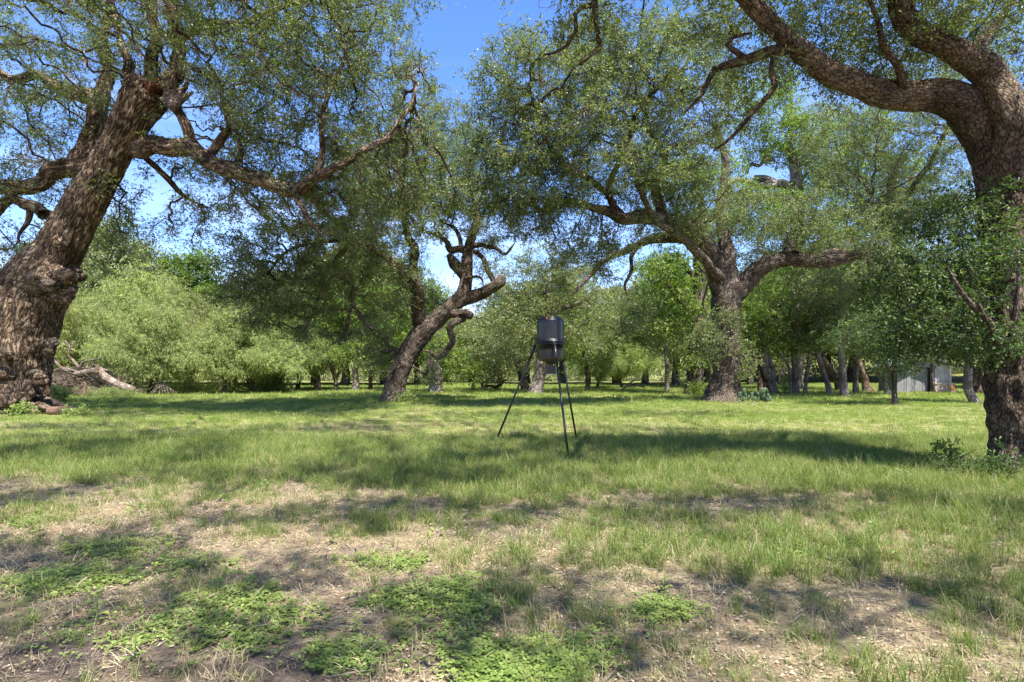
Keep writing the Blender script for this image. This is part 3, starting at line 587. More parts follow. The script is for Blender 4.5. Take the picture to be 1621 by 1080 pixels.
Yo = 28.0
make_tree('live_oak', 'dark live oak leaning right with a forked dead top, left of the black game feeder', 'tree',
  [[(622, 634, Yo, 17), (627, 608, Yo, 15), (638, 580, Yo, 14.5), (653, 550, Yo, 15), (668, 527, Yo, 15), (690, 505, Yo, 12.5), (712, 487, Yo, 12), (732, 468, Yo, 11), (738, 445, Yo, 9), (739, 420, Yo, 8), (742, 395, Yo, 7), (748, 372, Yo, 6), (755, 345, Yo, 5), (750, 322, Yo, 3)],
   [(728, 475, Yo, 10), (752, 468, Yo, 9), (775, 455, Yo - .2, 8), (790, 444, Yo - .3, 8), (794, 435, Yo - .3, 6)],
   [(736, 438, Yo, 8), (724, 418, Yo, 8), (713, 402, Yo, 4)],
   [(742, 398, Yo, 6), (728, 394, Yo, 5), (713, 394, Yo, 5), (705, 380, Yo, 3.5), (690, 370, Yo, 3), (672, 366, Yo, 2)],
   [(730, 394, Yo, 3.5), (727, 375, Yo, 3), (718, 360, Yo, 2.5), (700, 350, Yo, 1.5)],
   [(744, 390, Yo, 4), (765, 388, Yo, 3.5), (785, 392, Yo, 3), (800, 402, Yo, 2), (815, 385, Yo, 1.5)],
   [(782, 446, Yo, 4), (772, 425, Yo, 4), (765, 410, Yo, 3.5), (752, 398, Yo, 3)],
   [(735, 440, Yo - .4, 2.5), (760, 440, Yo - .4, 2), (765, 455, Yo - .6, 2)],
   [(705, 494, Yo, 7), (722, 497, Yo - .3, 7), (738, 499, Yo - .5, 7), (749, 503, Yo - .6, 5)],
   [(735, 502, Yo - .4, 5.5), (718, 512, Yo - .5, 5), (712, 525, Yo - .5, 4.5), (716, 540, Yo - .6, 4.5), (708, 553, Yo - .6, 4.5), (693, 566, Yo - .6, 4), (680, 558, Yo - .6, 3), (668, 557, Yo - .6, 2)],
   [(680, 562, Yo - .6, 2.6), (679, 578, Yo - .6, 2.4), (674, 592, Yo - .6, 2.2), (660, 584, Yo - .6, 1.6), (650, 578, Yo - .6, 1)],
   [(655, 548, Yo, 9), (659, 520, Yo - .1, 10), (662, 490, Yo - .4, 10), (664, 462, Yo - .8, 8), (655, 440, Yo - 1.2, 7), (635, 425, Yo - 1.8, 6.5), (610, 410, Yo - 2.4, 6), (585, 395, Yo - 3, 6), (560, 378, Yo - 3.6, 5), (535, 355, Yo - 4, 4), (505, 335, Yo - 4.5, 3)],
   [(585, 395, Yo - 3, 4), (560, 392, Yo - 3.2, 4), (545, 400, Yo - 3.4, 3.5), (530, 415, Yo - 3.5, 3), (528, 432, Yo - 3.6, 3), (545, 443, Yo - 3.7, 3), (557, 455, Yo - 3.8, 2.8), (558, 475, Yo - 3.8, 2.6), (570, 500, Yo - 3.8, 3), (595, 523, Yo - 3.8, 3)],
   [(558, 480, Yo - 3.8, 2.4), (552, 505, Yo - 3.8, 2.4), (543, 540, Yo - 3.8, 3)],
   [(528, 432, Yo - 3.6, 2.4), (515, 455, Yo - 4, 2), (500, 480, Yo - 4.2, 1.5), (485, 520, Yo - 4.4, 1)],
   [(662, 480, Yo, 7), (650, 440, Yo + .6, 6), (655, 400, Yo + 1.2, 6), (640, 360, Yo + 1.8, 5), (640, 310, Yo + 2, 4), (625, 250, Yo + 2, 3)],
   [(560, 378, Yo - 3.6, 3.5), (530, 380, Yo - 4, 3), (490, 385, Yo - 4.6, 2.5), (450, 400, Yo - 5, 2), (420, 440, Yo - 5.2, 1.5)],
   [(640, 575, Yo, 4), (625, 552, Yo - .3, 3), (610, 558, Yo - .6, 3), (598, 550, Yo - 1, 2)]],
  [(430, 420, Yo - 5, 75, 70, 2.8, 330), (395, 470, Yo - 5.5, 40, 60, 2, 130), (480, 470, Yo - 4.5, 60, 75, 2.2, 200), (540, 420, Yo - 4, 70, 60, 2.5, 200), (520, 340, Yo - 4, 100, 50, 3, 300), (620, 350, Yo - 1, 75, 60, 3, 260), (610, 450, Yo - 2.5, 55, 55, 2, 110),
   (620, 260, Yo + 1, 100, 80, 3.5, 340), (700, 310, Yo, 60, 50, 3, 170), (760, 330, Yo - .5, 60, 45, 2.5, 130), (640, 470, Yo + 1, 40, 50, 2, 90), (600, 540, Yo + 1, 38, 40, 1.8, 90), (760, 400, Yo, 50, 30, 1.2, 40), (720, 230, Yo + 1, 55, 70, 3, 240), (745, 290, Yo, 45, 45, 3, 150), (680, 590, Yo + .5, 30, 18, 1.2, 16)],
  'oak', 'bark_oak', None, step=.3, kill=.36, per=3, jit=.15, csize=.72, tip=.015, seed=5, skip=.8, moss=.28, sides=44, lscl=(.9, 1.35), sag=.05)

Yc = 28.0
make_tree('live_oak', 'broad live oak with thick arching limbs and leafy trunk, right of the black feeder', 'tree',
  [[(1145, 634, Yc, 23), (1147, 605, Yc, 19), (1148, 575, Yc, 18.5), (1147, 540, Yc, 19), (1148, 510, Yc, 20), (1150, 480, Yc, 22), (1152, 458, Yc, 20), (1152, 440, Yc, 16), (1150, 420, Yc, 13), (1151, 402, Yc, 10), (1145, 370, Yc + .3, 8), (1140, 320, Yc + .8, 6), (1150, 260, Yc + 1, 5), (1135, 200, Yc + 1, 3)],
   [(1146, 470, Yc, 15), (1136, 440, Yc - .1, 14), (1128, 415, Yc - .3, 13), (1116, 390, Yc - .7, 12.5), (1100, 368, Yc - 1.2, 12), (1080, 354, Yc - 1.8, 10), (1052, 345, Yc - 2.4, 9), (1020, 341, Yc - 3, 9), (985, 345, Yc - 3.6, 8), (962, 335, Yc - 4, 7), (935, 330, Yc - 4.6, 5), (900, 320, Yc - 5.2, 4), (860, 330, Yc - 6, 3)],
   [(1112, 388, Yc - .5, 8), (1085, 378, Yc, 7), (1055, 376, Yc + .4, 7), (1030, 378, Yc + .6, 6), (1008, 390, Yc + .8, 5), (985, 402, Yc + 1, 4.5), (960, 412, Yc + 1, 4), (930, 440, Yc + 1, 3), (905, 470, Yc + 1, 2)],
   [(1012, 388, Yc + .8, 3), (1000, 405, Yc + .6, 3), (1000, 425, Yc + .4, 2.5), (990, 450, Yc + .4, 2), (994, 470, Yc + .4, 1.5)],
   [(1155, 475, Yc, 14), (1172, 455, Yc - .1, 14), (1190, 436, Yc - .2, 12), (1212, 420, Yc - .4, 11), (1236, 411, Yc - .6, 10.5), (1256, 408, Yc - .8, 11), (1280, 413, Yc - 1, 9), (1305, 416, Yc - 1.2, 9), (1330, 411, Yc - 1.4, 7.5), (1358, 405, Yc - 1.6, 5.5), (1385, 410, Yc - 1.8, 5), (1412, 418, Yc - 2, 4)],
   [(1252, 404, Yc - .8, 10), (1250, 388, Yc - .6, 8), (1256, 372, Yc - .3, 5), (1262, 350, Yc, 3.5), (1250, 310, Yc, 3)],
   [(1290, 412, Yc - 1, 6), (1320, 398, Yc - 1.2, 5.5), (1355, 402, Yc - 1.4, 5), (1380, 402, Yc - 1.5, 4), (1415, 395, Yc - 1.6, 3)],
   [(1376, 408, Yc - 1.8, 4), (1378, 425, Yc - 1.8, 4), (1376, 438, Yc - 1.8, 3)],
   [(1408, 416, Yc - 2, 4), (1411, 435, Yc - 2, 4), (1403, 448, Yc - 2, 3.5), (1402, 462, Yc - 2, 3)],
   [(1050, 345, Yc - 2.4, 6), (1042, 318, Yc - 2.6, 7), (1040, 290, Yc - 3, 6), (1052, 262, Yc - 3.4, 5), (1040, 225, Yc - 4, 4), (1020, 190, Yc - 4.4, 3.5), (1030, 140, Yc - 5, 3), (1010, 90, Yc - 5, 2)],
   [(985, 343, Yc - 3.6, 5), (965, 310, Yc - 4, 5), (968, 280, Yc - 4.6, 4), (990, 240, Yc - 5, 4), (1000, 200, Yc - 5.4, 4), (1018, 165, Yc - 5.8, 3), (1045, 130, Yc - 6, 2)],
   [(965, 310, Yc - 4, 4), (930, 280, Yc - 5, 4), (890, 255, Yc - 6, 3), (860, 210, Yc - 7, 3), (840, 150, Yc - 7.5, 2)],
   [(1140, 440, Yc - .6, 7), (1120, 420, Yc - 1.6, 6), (1075, 370, Yc - 3, 5), (1040, 350, Yc - 4.4, 4), (1010, 290, Yc - 5.5, 4), (1000, 250, Yc - 6.2, 3)]],
  [(830, 130, 21, 75, 70, 2.5, 260), (900, 170, 21, 100, 85, 3.2, 420), (860, 260, 21.5, 95, 70, 3, 330), (980, 120, 22, 110, 90, 3.4, 430), (1060, 200, 23, 100, 90, 3, 330), (960, 260, 22, 110, 60, 3, 280), (1070, 290, 25, 80, 55, 3, 220), (1010, 60, 22, 100, 60, 3, 220),
   (860, 350, 22.5, 80, 45, 2.5, 170), (930, 415, 24, 70, 40, 2.5, 90), (1090, 330, 26, 60, 40, 2.5, 130), (1150, 360, 28, 70, 50, 2.5, 180), (1240, 350, 28, 90, 45, 3, 200), (1330, 370, 27, 80, 35, 2.5, 150), (1200, 400, 28, 45, 25, 1.5, 60), (1140, 530, 27.2, 30, 45, 1.0, 70), (1180, 570, 27.3, 14, 30, .7, 30), (1120, 530, 28, 22, 30, 1, 50), (815, 300, 22, 65, 45, 2.5, 190), (795, 220, 22, 55, 50, 2.5, 170), (1120, 80, 23, 90, 60, 3, 200)],
  'oak', 'bark_oak', None, step=.3, kill=.36, per=3, jit=.15, csize=.72, tip=.015, seed=8, skip=.55, moss=.25, sides=52, lscl=(.9, 1.35), flare=.38, relief=.06)

Yr = 8.3
def wb2(X, Y_, Z, rx, ry, rz, n): return (CX + X / Y_ * F, HY - (Z - CAMH) / Y_ * F, Y_, rx * F / Y_, rz * F / Y_, ry, n)
make_tree('live_oak', 'twin stemmed live oak with deeply plated bark at the right edge, its limb reaching overhead', 'tree',
  [[(1612, 745, Yr, 34), (1610, 690, Yr, 33), (1608, 620, Yr, 33), (1606, 540, Yr, 34), (1602, 460, Yr, 35), (1597, 390, Yr, 34), (1590, 330, Yr, 31), (1576, 270, Yr, 25), (1558, 215, Yr, 25), (1530, 172, Yr, 25), (1490, 152, Yr, 21.5), (1440, 152, Yr, 19), (1395, 148, Yr - .1, 17), (1350, 132, Yr - .2, 16), (1310, 118, Yr - .3, 15), (1272, 88, Yr - .4, 13), (1236, 55, Yr - .5, 12), (1200, 20, Yr - .6, 12), (1165, -20, Yr - .7, 11.5), (1120, -50, Yr - .9, 11), (1060, -62, Yr - 1.2, 10), (1000, -60, Yr - 1.5, 8), (950, -45, Yr - 1.7, 6), (890, -50, Yr - 1.8, 5), (800, -40, Yr - 2, 3)],
   [(1618, 420, Yr - .1, 28), (1616, 360, Yr - .15, 27), (1606, 300, Yr - .2, 24), (1596, 240, Yr - .25, 22), (1586, 185, Yr - .3, 21), (1582, 140, Yr - .3, 20), (1572, 108, Yr - .35, 20), (1545, 92, Yr - .4, 17.5), (1505, 76, Yr - .5, 15.5), (1465, 58, Yr - .6, 14.5), (1436, 38, Yr - .7, 15), (1422, 10, Yr - .8, 14), (1420, -30, Yr - .9, 13), (1440, -90, Yr - 1.1, 12), (1420, -170, Yr - 1.4, 9), (1350, -240, Yr - 1.6, 7)],
   [(1248, 78, Yr - .45, 8), (1215, 82, Yr - .4, 7.5), (1180, 95, Yr - .3, 7), (1150, 103, Yr - .2, 6), (1128, 112, Yr - .1, 4.5), (1112, 150, Yr, 3), (1085, 180, Yr, 2)],
   [(1185, 95, Yr - .3, 4), (1150, 70, Yr - .3, 4), (1158, 58, Yr - .3, 3.5), (1188, 52, Yr - .4, 3)],
   [(1000, -60, Yr - 1.5, 6), (950, -30, Yr - 1.5, 5), (940, 5, Yr - 1.5, 4.5), (941, 45, Yr - 1.5, 3.5), (945, 78, Yr - 1.5, 3.5), (930, 90, Yr - 1.5, 3), (914, 103, Yr - 1.5, 2)],
   [(940, 8, Yr - 1.5, 4), (922, 10, Yr - 1.5, 3.5), (911, 22, Yr - 1.5, 3.5), (914, 48, Yr - 1.5, 3), (900, 72, Yr - 1.5, 2.5), (880, 84, Yr - 1.5, 1.6), (862, 88, Yr - 1.5, 1)],
   [(1225, 85, Yr - .4, 4), (1222, 118, Yr - .4, 4), (1228, 140, Yr - .4, 4), (1202, 172, Yr - .3, 3.5), (1190, 182, Yr - .3, 3), (1160, 215, Yr - .2, 3), (1128, 240, Yr - .1, 2)],
   [(1430, 148, Yr - .1, 6), (1425, 110, Yr - .4, 5), (1400, 75, Yr - .6, 4), (1390, 30, Yr - .8, 3), (1370, -20, Yr - 1, 3)],
   [(1545, 92, Yr - .3, 9), (1560, 60, Yr, 8), (1590, 20, Yr + .3, 7), (1620, -30, Yr + .5, 6)],
   [(1595, 560, Yr - .3, 5), (1575, 530, Yr - .6, 5), (1560, 505, Yr - .8, 4), (1530, 470, Yr - 1, 3.5), (1500, 420, Yr - 1.1, 2.5)],
   [(1600, 520, Yr - .3, 3), (1580, 545, Yr - .7, 2.5), (1567, 520, Yr - .9, 2), (1550, 480, Yr - 1, 2)],
   [(1160, -20, Yr - .7, 8), (1180, -90, Yr - 1.5, 7), (1150, -170, Yr - 2.6, 6), (1050, -260, Yr - 3.5, 5), (900, -340, Yr - 4.2, 4)],
   [(1060, -62, Yr - 1.2, 6), (960, -120, Yr - 2, 5), (820, -200, Yr - 2.6, 4), (640, -260, Yr - 3, 3)]],
  [(1280, 10, 8.2, 110, 55, 1.2, 260), (1400, 60, 8.2, 90, 60, 1.4, 280), (1500, 20, 8, 110, 60, 1.5, 260), (1600, 60, 9, 60, 90, 1.6, 170), (1120, 20, 8.6, 60, 50, 1.2, 60), (935, 30, 6.8, 35, 40, .5, 40), (890, 30, 6.8, 40, 25, .4, 16),
   (1180, 130, 8.4, 60, 40, 1.0, 60), (1250, 60, 8.6, 50, 40, 1, 70), (1300, -250, 7, 300, 160, 2.2, 400), (900, -330, 5.5, 350, 150, 1.8, 330), (1500, -260, 8, 200, 160, 2.5, 250), wb2(1.2, 7.6, 9.6, 3, 1.7, .6, 210), wb2(5.5, 9, 9.8, 3, 2, .6, 230), wb2(3.5, 5.6, 9.2, 2.6, 1.2, .5, 150), wb2(0, 11, 11, 3, 1.6, .6, 190), wb2(8.5, 7, 9, 2, 1.5, .6, 120), wb2(3, 14, 12.2, 3, 1.6, .5, 240), wb2(8.5, 14, 12, 3, 1.8, .5, 230)],
  'near_oak', 'bark_near', None, step=.16, kill=.18, per=3, jit=.08, seed=11, csize=1.3, skip=.5, moss=.03, sides=72, lscl=(.85, 1.25), flare=.16, relief=.045, lump=.06, lstep=.04, tip=.0035)

make_tree('understory_tree', 'small dark leaved glossy tree growing against the twin stemmed oak at right', 'tree',
  [[(1592, 735, 9.0, 6), (1590, 680, 8.9, 5), (1590, 620, 8.8, 5), (1582, 570, 8.6, 4.5), (1560, 500, 8.3, 4), (1535, 440, 8.1, 3), (1520, 370, 8, 2)],
   [(1595, 560, 8.0, 4), (1600, 520, 7.7, 3.5), (1608, 470, 7.5, 3), (1612, 400, 7.4, 2)],
   [(1575, 545, 8.5, 3), (1540, 530, 8.3, 2.5), (1500, 500, 8.2, 2.5), (1460, 480, 8.2, 2), (1425, 490, 8.2, 1.5)]],
  [(1510, 420, 8.2, 85, 70, .8, 330), (1575, 450, 7.7, 35, 90, .4, 50), (1470, 480, 8.2, 65, 45, .7, 220), (1530, 540, 8, 95, 35, .6, 230), (1530, 350, 8.3, 55, 40, .6, 120), (1440, 540, 8.3, 50, 25, .5, 70), (1430, 420, 8.3, 40, 30, .5, 70), (1480, 340, 8.4, 50, 20, .5, 60), (1420, 480, 8.6, 30, 30, .5, 50), (1560, 300, 8.3, 35, 25, .4, 40), (1395, 445, 8.8, 25, 15, .4, 20)],
  'dark', 'bark_grey', None, step=.12, kill=.15, per=2, jit=.07, seed=12, csize=.9, skip=.4, moss=0, sides=12, flare=.1, relief=.004, tip=.003, lscl=(.8, 1.25), lstep=.06)

# a live oak standing behind the photographer: its crown shades the foreground
def wp_(X, Y_, Z, r_): return (CX + X / Y_ * F, HY - (Z - CAMH) / Y_ * F, Y_, r_ * F / Y_)
def wb(X, Y_, Z, rx, ry, rz, n): return (CX + X / Y_ * F, HY - (Z - CAMH) / Y_ * F, Y_, rx * F / Y_, rz * F / Y_, ry, n)
make_tree('live_oak', 'live oak behind the photographer whose crown dapples the foreground with shade', 'tree',
  [[wp_(4.5, -7, .1, .5), wp_(4.4, -7, 1.5, .42), wp_(4.2, -6.8, 3, .4), wp_(3.8, -6.4, 4.4, .32), wp_(3.2, -5.6, 5.6, .25), wp_(2.4, -4.4, 6.4, .15), wp_(1.9, -3.6, 6.8, .05)],
   [wp_(4, -6.6, 3.8, .22), wp_(5, -5.4, 5.2, .16), wp_(5.6, -3.6, 6.4, .1), wp_(5.4, -1.4, 7.2, .07), wp_(4.6, .8, 7.6, .03)],
   [wp_(3.8, -6.4, 4.4, .2), wp_(1.8, -6, 5.6, .14), wp_(-.6, -5, 6.4, .09), wp_(-2.6, -3.2, 7, .06), wp_(-4, -1.2, 7.2, .03)]],
  [wb(1.2, 2.4, 7.6, 2.4, .6, .4, 190), wb(4.8, 2.8, 7.6, 2.4, .6, .4, 190), wb(-1.6, .9, 7.4, 2.0, .4, .4, 110), wb(-4.4, 3.4, 7.3, 1.5, .6, .4, 110), wb(.8, -.2, 7.5, 2.4, .5, .4, 130), wb(5.0, .3, 7.4, 2.2, .5, .4, 130), wb(-2.4, -2.3, 7.2, 2.2, .5, .4, 160), wb(.2, 4.4, 7.4, 2.6, .4, .4, 130), wb(7.6, 1.6, 7.4, 1.4, .8, .4, 90), wb(2.8, -1.8, 7.2, 1.8, .4, .4, 80), wb(-4.6, .6, 7.2, 1.2, .4, .4, 50)],
  'near_oak', 'bark_oak', None, step=.22, kill=.22, per=5, jit=.15, csize=2.2, seed=14, skip=.5, moss=0, sides=24, lscl=(1, 1.5), tip=.005)

make_tree('live_oak', 'live oak just outside the left edge whose crown shades the near meadow', 'tree',
  [[wp_(-10, 4, .1, .5), wp_(-9.9, 4, 2, .42), wp_(-9.5, 4.3, 4, .38), wp_(-8.8, 5, 6, .28), wp_(-7.6, 5.8, 7.8, .2), wp_(-6, 6.6, 9, .13), wp_(-4, 7.4, 9.8, .07), wp_(-2, 8, 10.2, .03)],
   [wp_(-9.2, 4.6, 5, .24), wp_(-8.6, 6.4, 7, .18), wp_(-7.4, 8.4, 8.8, .1), wp_(-6, 10, 9.8, .04)],
   [wp_(-9.2, 4.6, 5, .2), wp_(-7.6, 3, 7, .14), wp_(-5.6, 2, 8.4, .08), wp_(-3, 1.6, 9, .03)]],
  [wb(-6, 8.5, 10, 2.4, 1.2, .6, 140), wb(-2, 9.4, 10.4, 2.6, .9, .6, 130), wb(-7, 4.5, 9.5, 2, 1, .6, 80), wb(-3.5, 5.0, 9.6, 2, .7, .5, 70), wb(-4, 1.5, 9, 1.6, .8, .5, 60), wb(-8.5, 10.5, 10.6, 2, .8, .6, 90), wb(-4, 14, 12, 3, 1.8, .5, 220), wb(-9, 14.5, 12.2, 3, 1.8, .5, 200)],
  'oak', 'bark_oak', None, step=.3, kill=.34, per=3, jit=.2, csize=2.4, seed=15, skip=.5, moss=0, sides=24, tip=.006)

# ------------------------------------------------------------------ trees in the middle distance
def simple_tree(label, trunk, extra, blobs, leaf, bark='bark_grey', name='oak_tree', seed=20, group=None, **k):
    kw = dict(step=.45, kill=.62, per=3, jit=.26, seed=seed, skip=.6, moss=.08, sides=16, lscl=(1.1, 1.7), flare=.25, relief=.02, tip=.011, lstep=.2)
    kw.update(k)
    return make_tree(name, label, 'tree', [trunk] + extra, blobs, leaf, bark, group, **kw)
simple_tree('tall dark trunked tree close behind the broad live oak, with bright green side shoots',
  [(1100, 622, 37, 15), (1101, 590, 37, 12), (1104, 540, 37, 11), (1107, 490, 37, 10), (1108, 440, 37, 9), (1106, 400, 37, 8), (1112, 340, 37, 6), (1100, 270, 37, 4)],
  [[(1106, 450, 37, 5), (1085, 420, 37, 4), (1070, 400, 37, 3)], [(1104, 500, 37, 4), (1080, 480, 36.6, 3), (1050, 440, 36, 2)]],
  [(1075, 500, 36.5, 38, 45, 1.8, 150), (1060, 430, 36.5, 40, 40, 2, 120), (1085, 560, 36.5, 20, 25, 1, 40), (1100, 300, 37, 60, 60, 3, 160), (1045, 400, 37, 25, 15, 1.5, 25)], 'elm', 'bark_oak', seed=21, name='elm_tree')
simple_tree('tall pollarded tree with a bare grey upper stem rising above the arching limb',
  [(1262, 621, 46, 8), (1263, 560, 46, 8), (1262, 480, 46, 9), (1262, 420, 46, 9), (1264, 370, 46, 9), (1264, 320, 46, 9), (1260, 285, 46, 9), (1258, 262, 46, 8), (1250, 230, 46, 5), (1255, 190, 46, 3)],
  [[(1262, 315, 46, 8), (1250, 300, 46, 8), (1235, 292, 46, 7), (1220, 296, 46, 5), (1200, 296, 46, 5), (1182, 290, 45.5, 5), (1165, 285, 45, 4), (1150, 300, 45, 3)], [(1228, 292, 46, 6), (1212, 282, 46, 5.5), (1195, 280, 46, 4)],
   [(1182, 275, 46, 2.5), (1186, 260, 46, 2.5), (1200, 263, 46, 2.5), (1212, 252, 46, 2.5), (1228, 255, 46, 2)], [(1256, 270, 46, 4), (1275, 250, 46, 4), (1290, 220, 46, 3)],
   [(1240, 195, 46, 5), (1262, 195, 46, 5.5), (1280, 199, 46, 5)], [(1262, 440, 46, 5), (1300, 380, 46, 4), (1350, 330, 46, 3)]],
  [(1250, 225, 46, 60, 35, 3, 230), (1200, 340, 46, 60, 35, 3, 160), (1300, 300, 46, 60, 50, 3.5, 190), (1330, 230, 46, 60, 55, 4, 230), (1280, 390, 45, 80, 40, 3, 180), (1220, 160, 46, 50, 40, 3, 120), (1390, 300, 45, 60, 70, 4, 200), (1310, 460, 44, 70, 45, 3, 120), (1180, 470, 45, 30, 50, 3, 100)], 'elm', 'bark_grey', seed=22, name='elm_tree')
simple_tree('oak carrying hanging moss draped foliage behind the arching limb at right',
  [(1600, 630, 34, 9), (1590, 560, 34, 8), (1520, 470, 34, 8), (1430, 400, 34, 7), (1410, 330, 34, 6), (1420, 260, 33, 4)],
  [[(1430, 400, 34, 6), (1400, 350, 32, 5), (1370, 320, 30, 4)], [(1420, 330, 33, 4), (1470, 260, 31, 4), (1500, 200, 30, 3)]],
  [(1400, 250, 30, 90, 75, 4, 520), (1480, 240, 29, 70, 60, 4, 380), (1340, 200, 31, 60, 60, 4, 280), (1450, 340, 31, 70, 50, 3, 280), (1390, 350, 30, 50, 40, 3, 160), (1520, 330, 33, 50, 60, 3, 200), (1440, 150, 29, 90, 50, 4, 300)], 'oak', 'bark_oak', seed=23, name='oak_tree', step=.35, kill=.5, per=2, jit=.22, lscl=(1, 1.4), moss=.25)

# trunks of the grove, traced one by one:  label, trunk polyline (px, py, rpx), distance, crown blobs, leaf
def grove(label, pl, Y, blobs, leaf='oak_grey', bark='bark_grey', seed=30, extra=(), **k):
    tr = [(a, b_, Y, r_) for a, b_, r_ in pl]
    ex = [[(a, b_, Y, r_) for a, b_, r_ in e] for e in extra]
    bl = [(a, b_ - 8, Y + dy, c, d, e, int(n * .75)) for a, b_, dy, c, d, e, n in blobs]
    simple_tree(label, tr, ex, bl, leaf, bark, seed=seed, group='trees of the grove beyond the meadow', **k)
grove('slim blue grey forked trunk leaning left, first of the grove right of the broad oak', [(1228, 626, 6), (1222, 607, 5.5), (1213, 588, 5), (1212, 565, 4), (1205, 530, 3), (1200, 490, 2)], 36, [(1195, 510, 0, 45, 40, 2.5, 110), (1220, 470, 1, 50, 40, 2.5, 110)], 'elm', extra=[[(1223, 610, 4), (1224, 592, 4), (1218, 570, 3.5), (1214, 545, 3), (1225, 500, 2)]], seed=31)
grove('brown trunk leaning hard left behind the slim forked trunk', [(1217, 621, 5), (1212, 600, 5), (1206, 582, 5), (1195, 567, 5), (1185, 545, 4), (1175, 510, 3)], 40, [(1185, 500, 1, 40, 45, 2.5, 100)], 'elm', 'bark_old', seed=32)
grove('short straight brown trunk just left of the leaning brown trunk', [(1204, 619, 4.5), (1203, 600, 3.5), (1203, 580, 3.5), (1200, 540, 3)], 42, [(1200, 540, 2, 35, 30, 2, 60)], 'oak_grey', 'bark_old', seed=33)
grove('thin bent sapling trunk with a curved top between the forked and grey trunks', [(1251, 626, 2.6), (1251, 605, 2), (1249, 585, 2), (1242, 570, 2), (1232, 558, 1.6), (1222, 552, 1.3)], 36, [(1235, 545, 0, 30, 20, 1.5, 50)], 'elm', seed=34)
grove('straight grey trunk in the shaded middle of the grove', [(1260, 626, 5.5), (1259, 605, 4.5), (1258, 575, 4.5), (1256, 540, 4), (1262, 490, 3)], 36.5, [(1260, 510, 0, 45, 40, 2.5, 130)], 'oak_grey', seed=35)
grove('thin slightly right leaning trunk beside the straight grey trunk', [(1274, 627, 3.2), (1276, 605, 2.6), (1280, 575, 2.4), (1284, 545, 2)], 36, [(1285, 530, 0, 35, 30, 2, 80)], 'elm', seed=36)
grove('dappled light trunk leaning left, just before the dark leaning one', [(1315, 626, 4.5), (1311, 610, 4), (1305, 592, 3.8), (1298, 572, 3.5), (1293, 555, 3)], 36, [(1295, 520, 0, 45, 35, 2.5, 130)], 'oak_grey', seed=37)
grove('dark rough trunk leaning left behind the pale pole trunk', [(1330, 617, 6), (1325, 600, 5.5), (1315, 585, 5.5), (1306, 573, 5), (1295, 550, 4)], 44, [(1310, 520, 1, 50, 40, 3, 130)], 'oak_grey', 'bark_oak', seed=38)
grove('pale grey pole straight trunk with a scar, tallest of the grove', [(1337, 628, 6.5), (1335, 605, 5.3), (1333, 580, 5), (1331, 552, 4.6), (1330, 510, 4), (1332, 450, 3)], 34, [(1335, 470, 0, 55, 50, 3, 200), (1300, 440, 2, 60, 40, 3, 140)], 'oak_grey', seed=39)
grove('plain upright trunk right of the pale pole trunk', [(1355, 626, 4.5), (1355, 605, 4), (1356, 580, 3.6), (1354, 545, 3)], 37, [(1360, 520, 0, 40, 35, 2.5, 130)], 'oak_grey', seed=40)
grove('trunk with an uprooted root mass at its foot, left of the shed', [(1374, 621, 7), (1371, 610, 5.5), (1368, 598, 5), (1362, 582, 4.5), (1358, 560, 4)], 41, [(1370, 520, 1, 50, 40, 2.5, 130)], 'oak_grey', 'bark_old', seed=41, extra=[[(1374, 618, 5), (1382, 619, 4), (1390, 621, 2)]])
grove('dark single sapling standing forward in the sunlit grass, with a low left branch', [(1417, 642, 4.5), (1416, 625, 3.6), (1416, 600, 3.6), (1417, 575, 3.6), (1422, 548, 3), (1430, 515, 2)], 24.5, [(1440, 510, 0, 50, 30, 1.6, 130), (1436, 572, 0, 26, 14, .8, 50), (1390, 530, 0, 45, 30, 1.6, 120), (1370, 560, 0, 30, 14, 1, 40)], 'dark', 'bark_oak', seed=42, extra=[[(1415, 588, 3), (1400, 578, 2.6), (1385, 571, 2.3), (1365, 556, 2)]], step=.3, kill=.4, per=8, jit=.3, lscl=(1.3, 1.9))
grove('small bent trunk in front of the shed wall', [(1406, 628, 4), (1402, 612, 3.3), (1400, 595, 3.2), (1402, 570, 3)], 35, [(1405, 550, 0, 40, 30, 2, 100)], 'oak_grey', seed=43)
grove('curved trunk bowing left right of the shed, near the twin stemmed oak', [(1546, 640, 6), (1537, 627, 6), (1531, 612, 6), (1533, 590, 5.5), (1536, 560, 5), (1530, 520, 4)], 26, [(1530, 500, 0, 55, 45, 2, 150)], 'oak_grey', seed=44, step=.35, kill=.5, per=7, jit=.35, lscl=(1, 1.5))
grove('pair trunk leaning away behind the curved trunk', [(1545, 622, 8), (1545, 605, 6), (1550, 585, 5), (1562, 560, 4)], 38, [(1540, 540, 1, 50, 35, 2.5, 110)], 'oak_grey', 'bark_old', seed=45)
grove('thick trunk leaning right beside the edge of the plated oak', [(1556, 623, 8), (1562, 605, 7), (1566, 590, 6), (1575, 560, 5)], 37, [(1580, 530, 1, 50, 45, 2.5, 90)], 'oak_grey', 'bark_old', seed=46)
grove('distant dark trunk seen between the broad oak and the grove', [(1187, 608, 4.5), (1188, 595, 4), (1190, 580, 4), (1192, 560, 3)], 62, [(1190, 555, 2, 40, 30, 4, 70)], 'oak_grey', 'bark_oak', seed=47, lscl=(1.8, 2.6), jit=.8)
grove('distant dark forked trunk behind the grove', [(1237, 608, 5), (1237, 596, 4), (1241, 585, 4), (1245, 570, 3)], 62, [(1240, 545, 2, 50, 35, 4, 90)], 'oak_grey', 'bark_oak', seed=48, lscl=(1.8, 2.6), jit=.8)
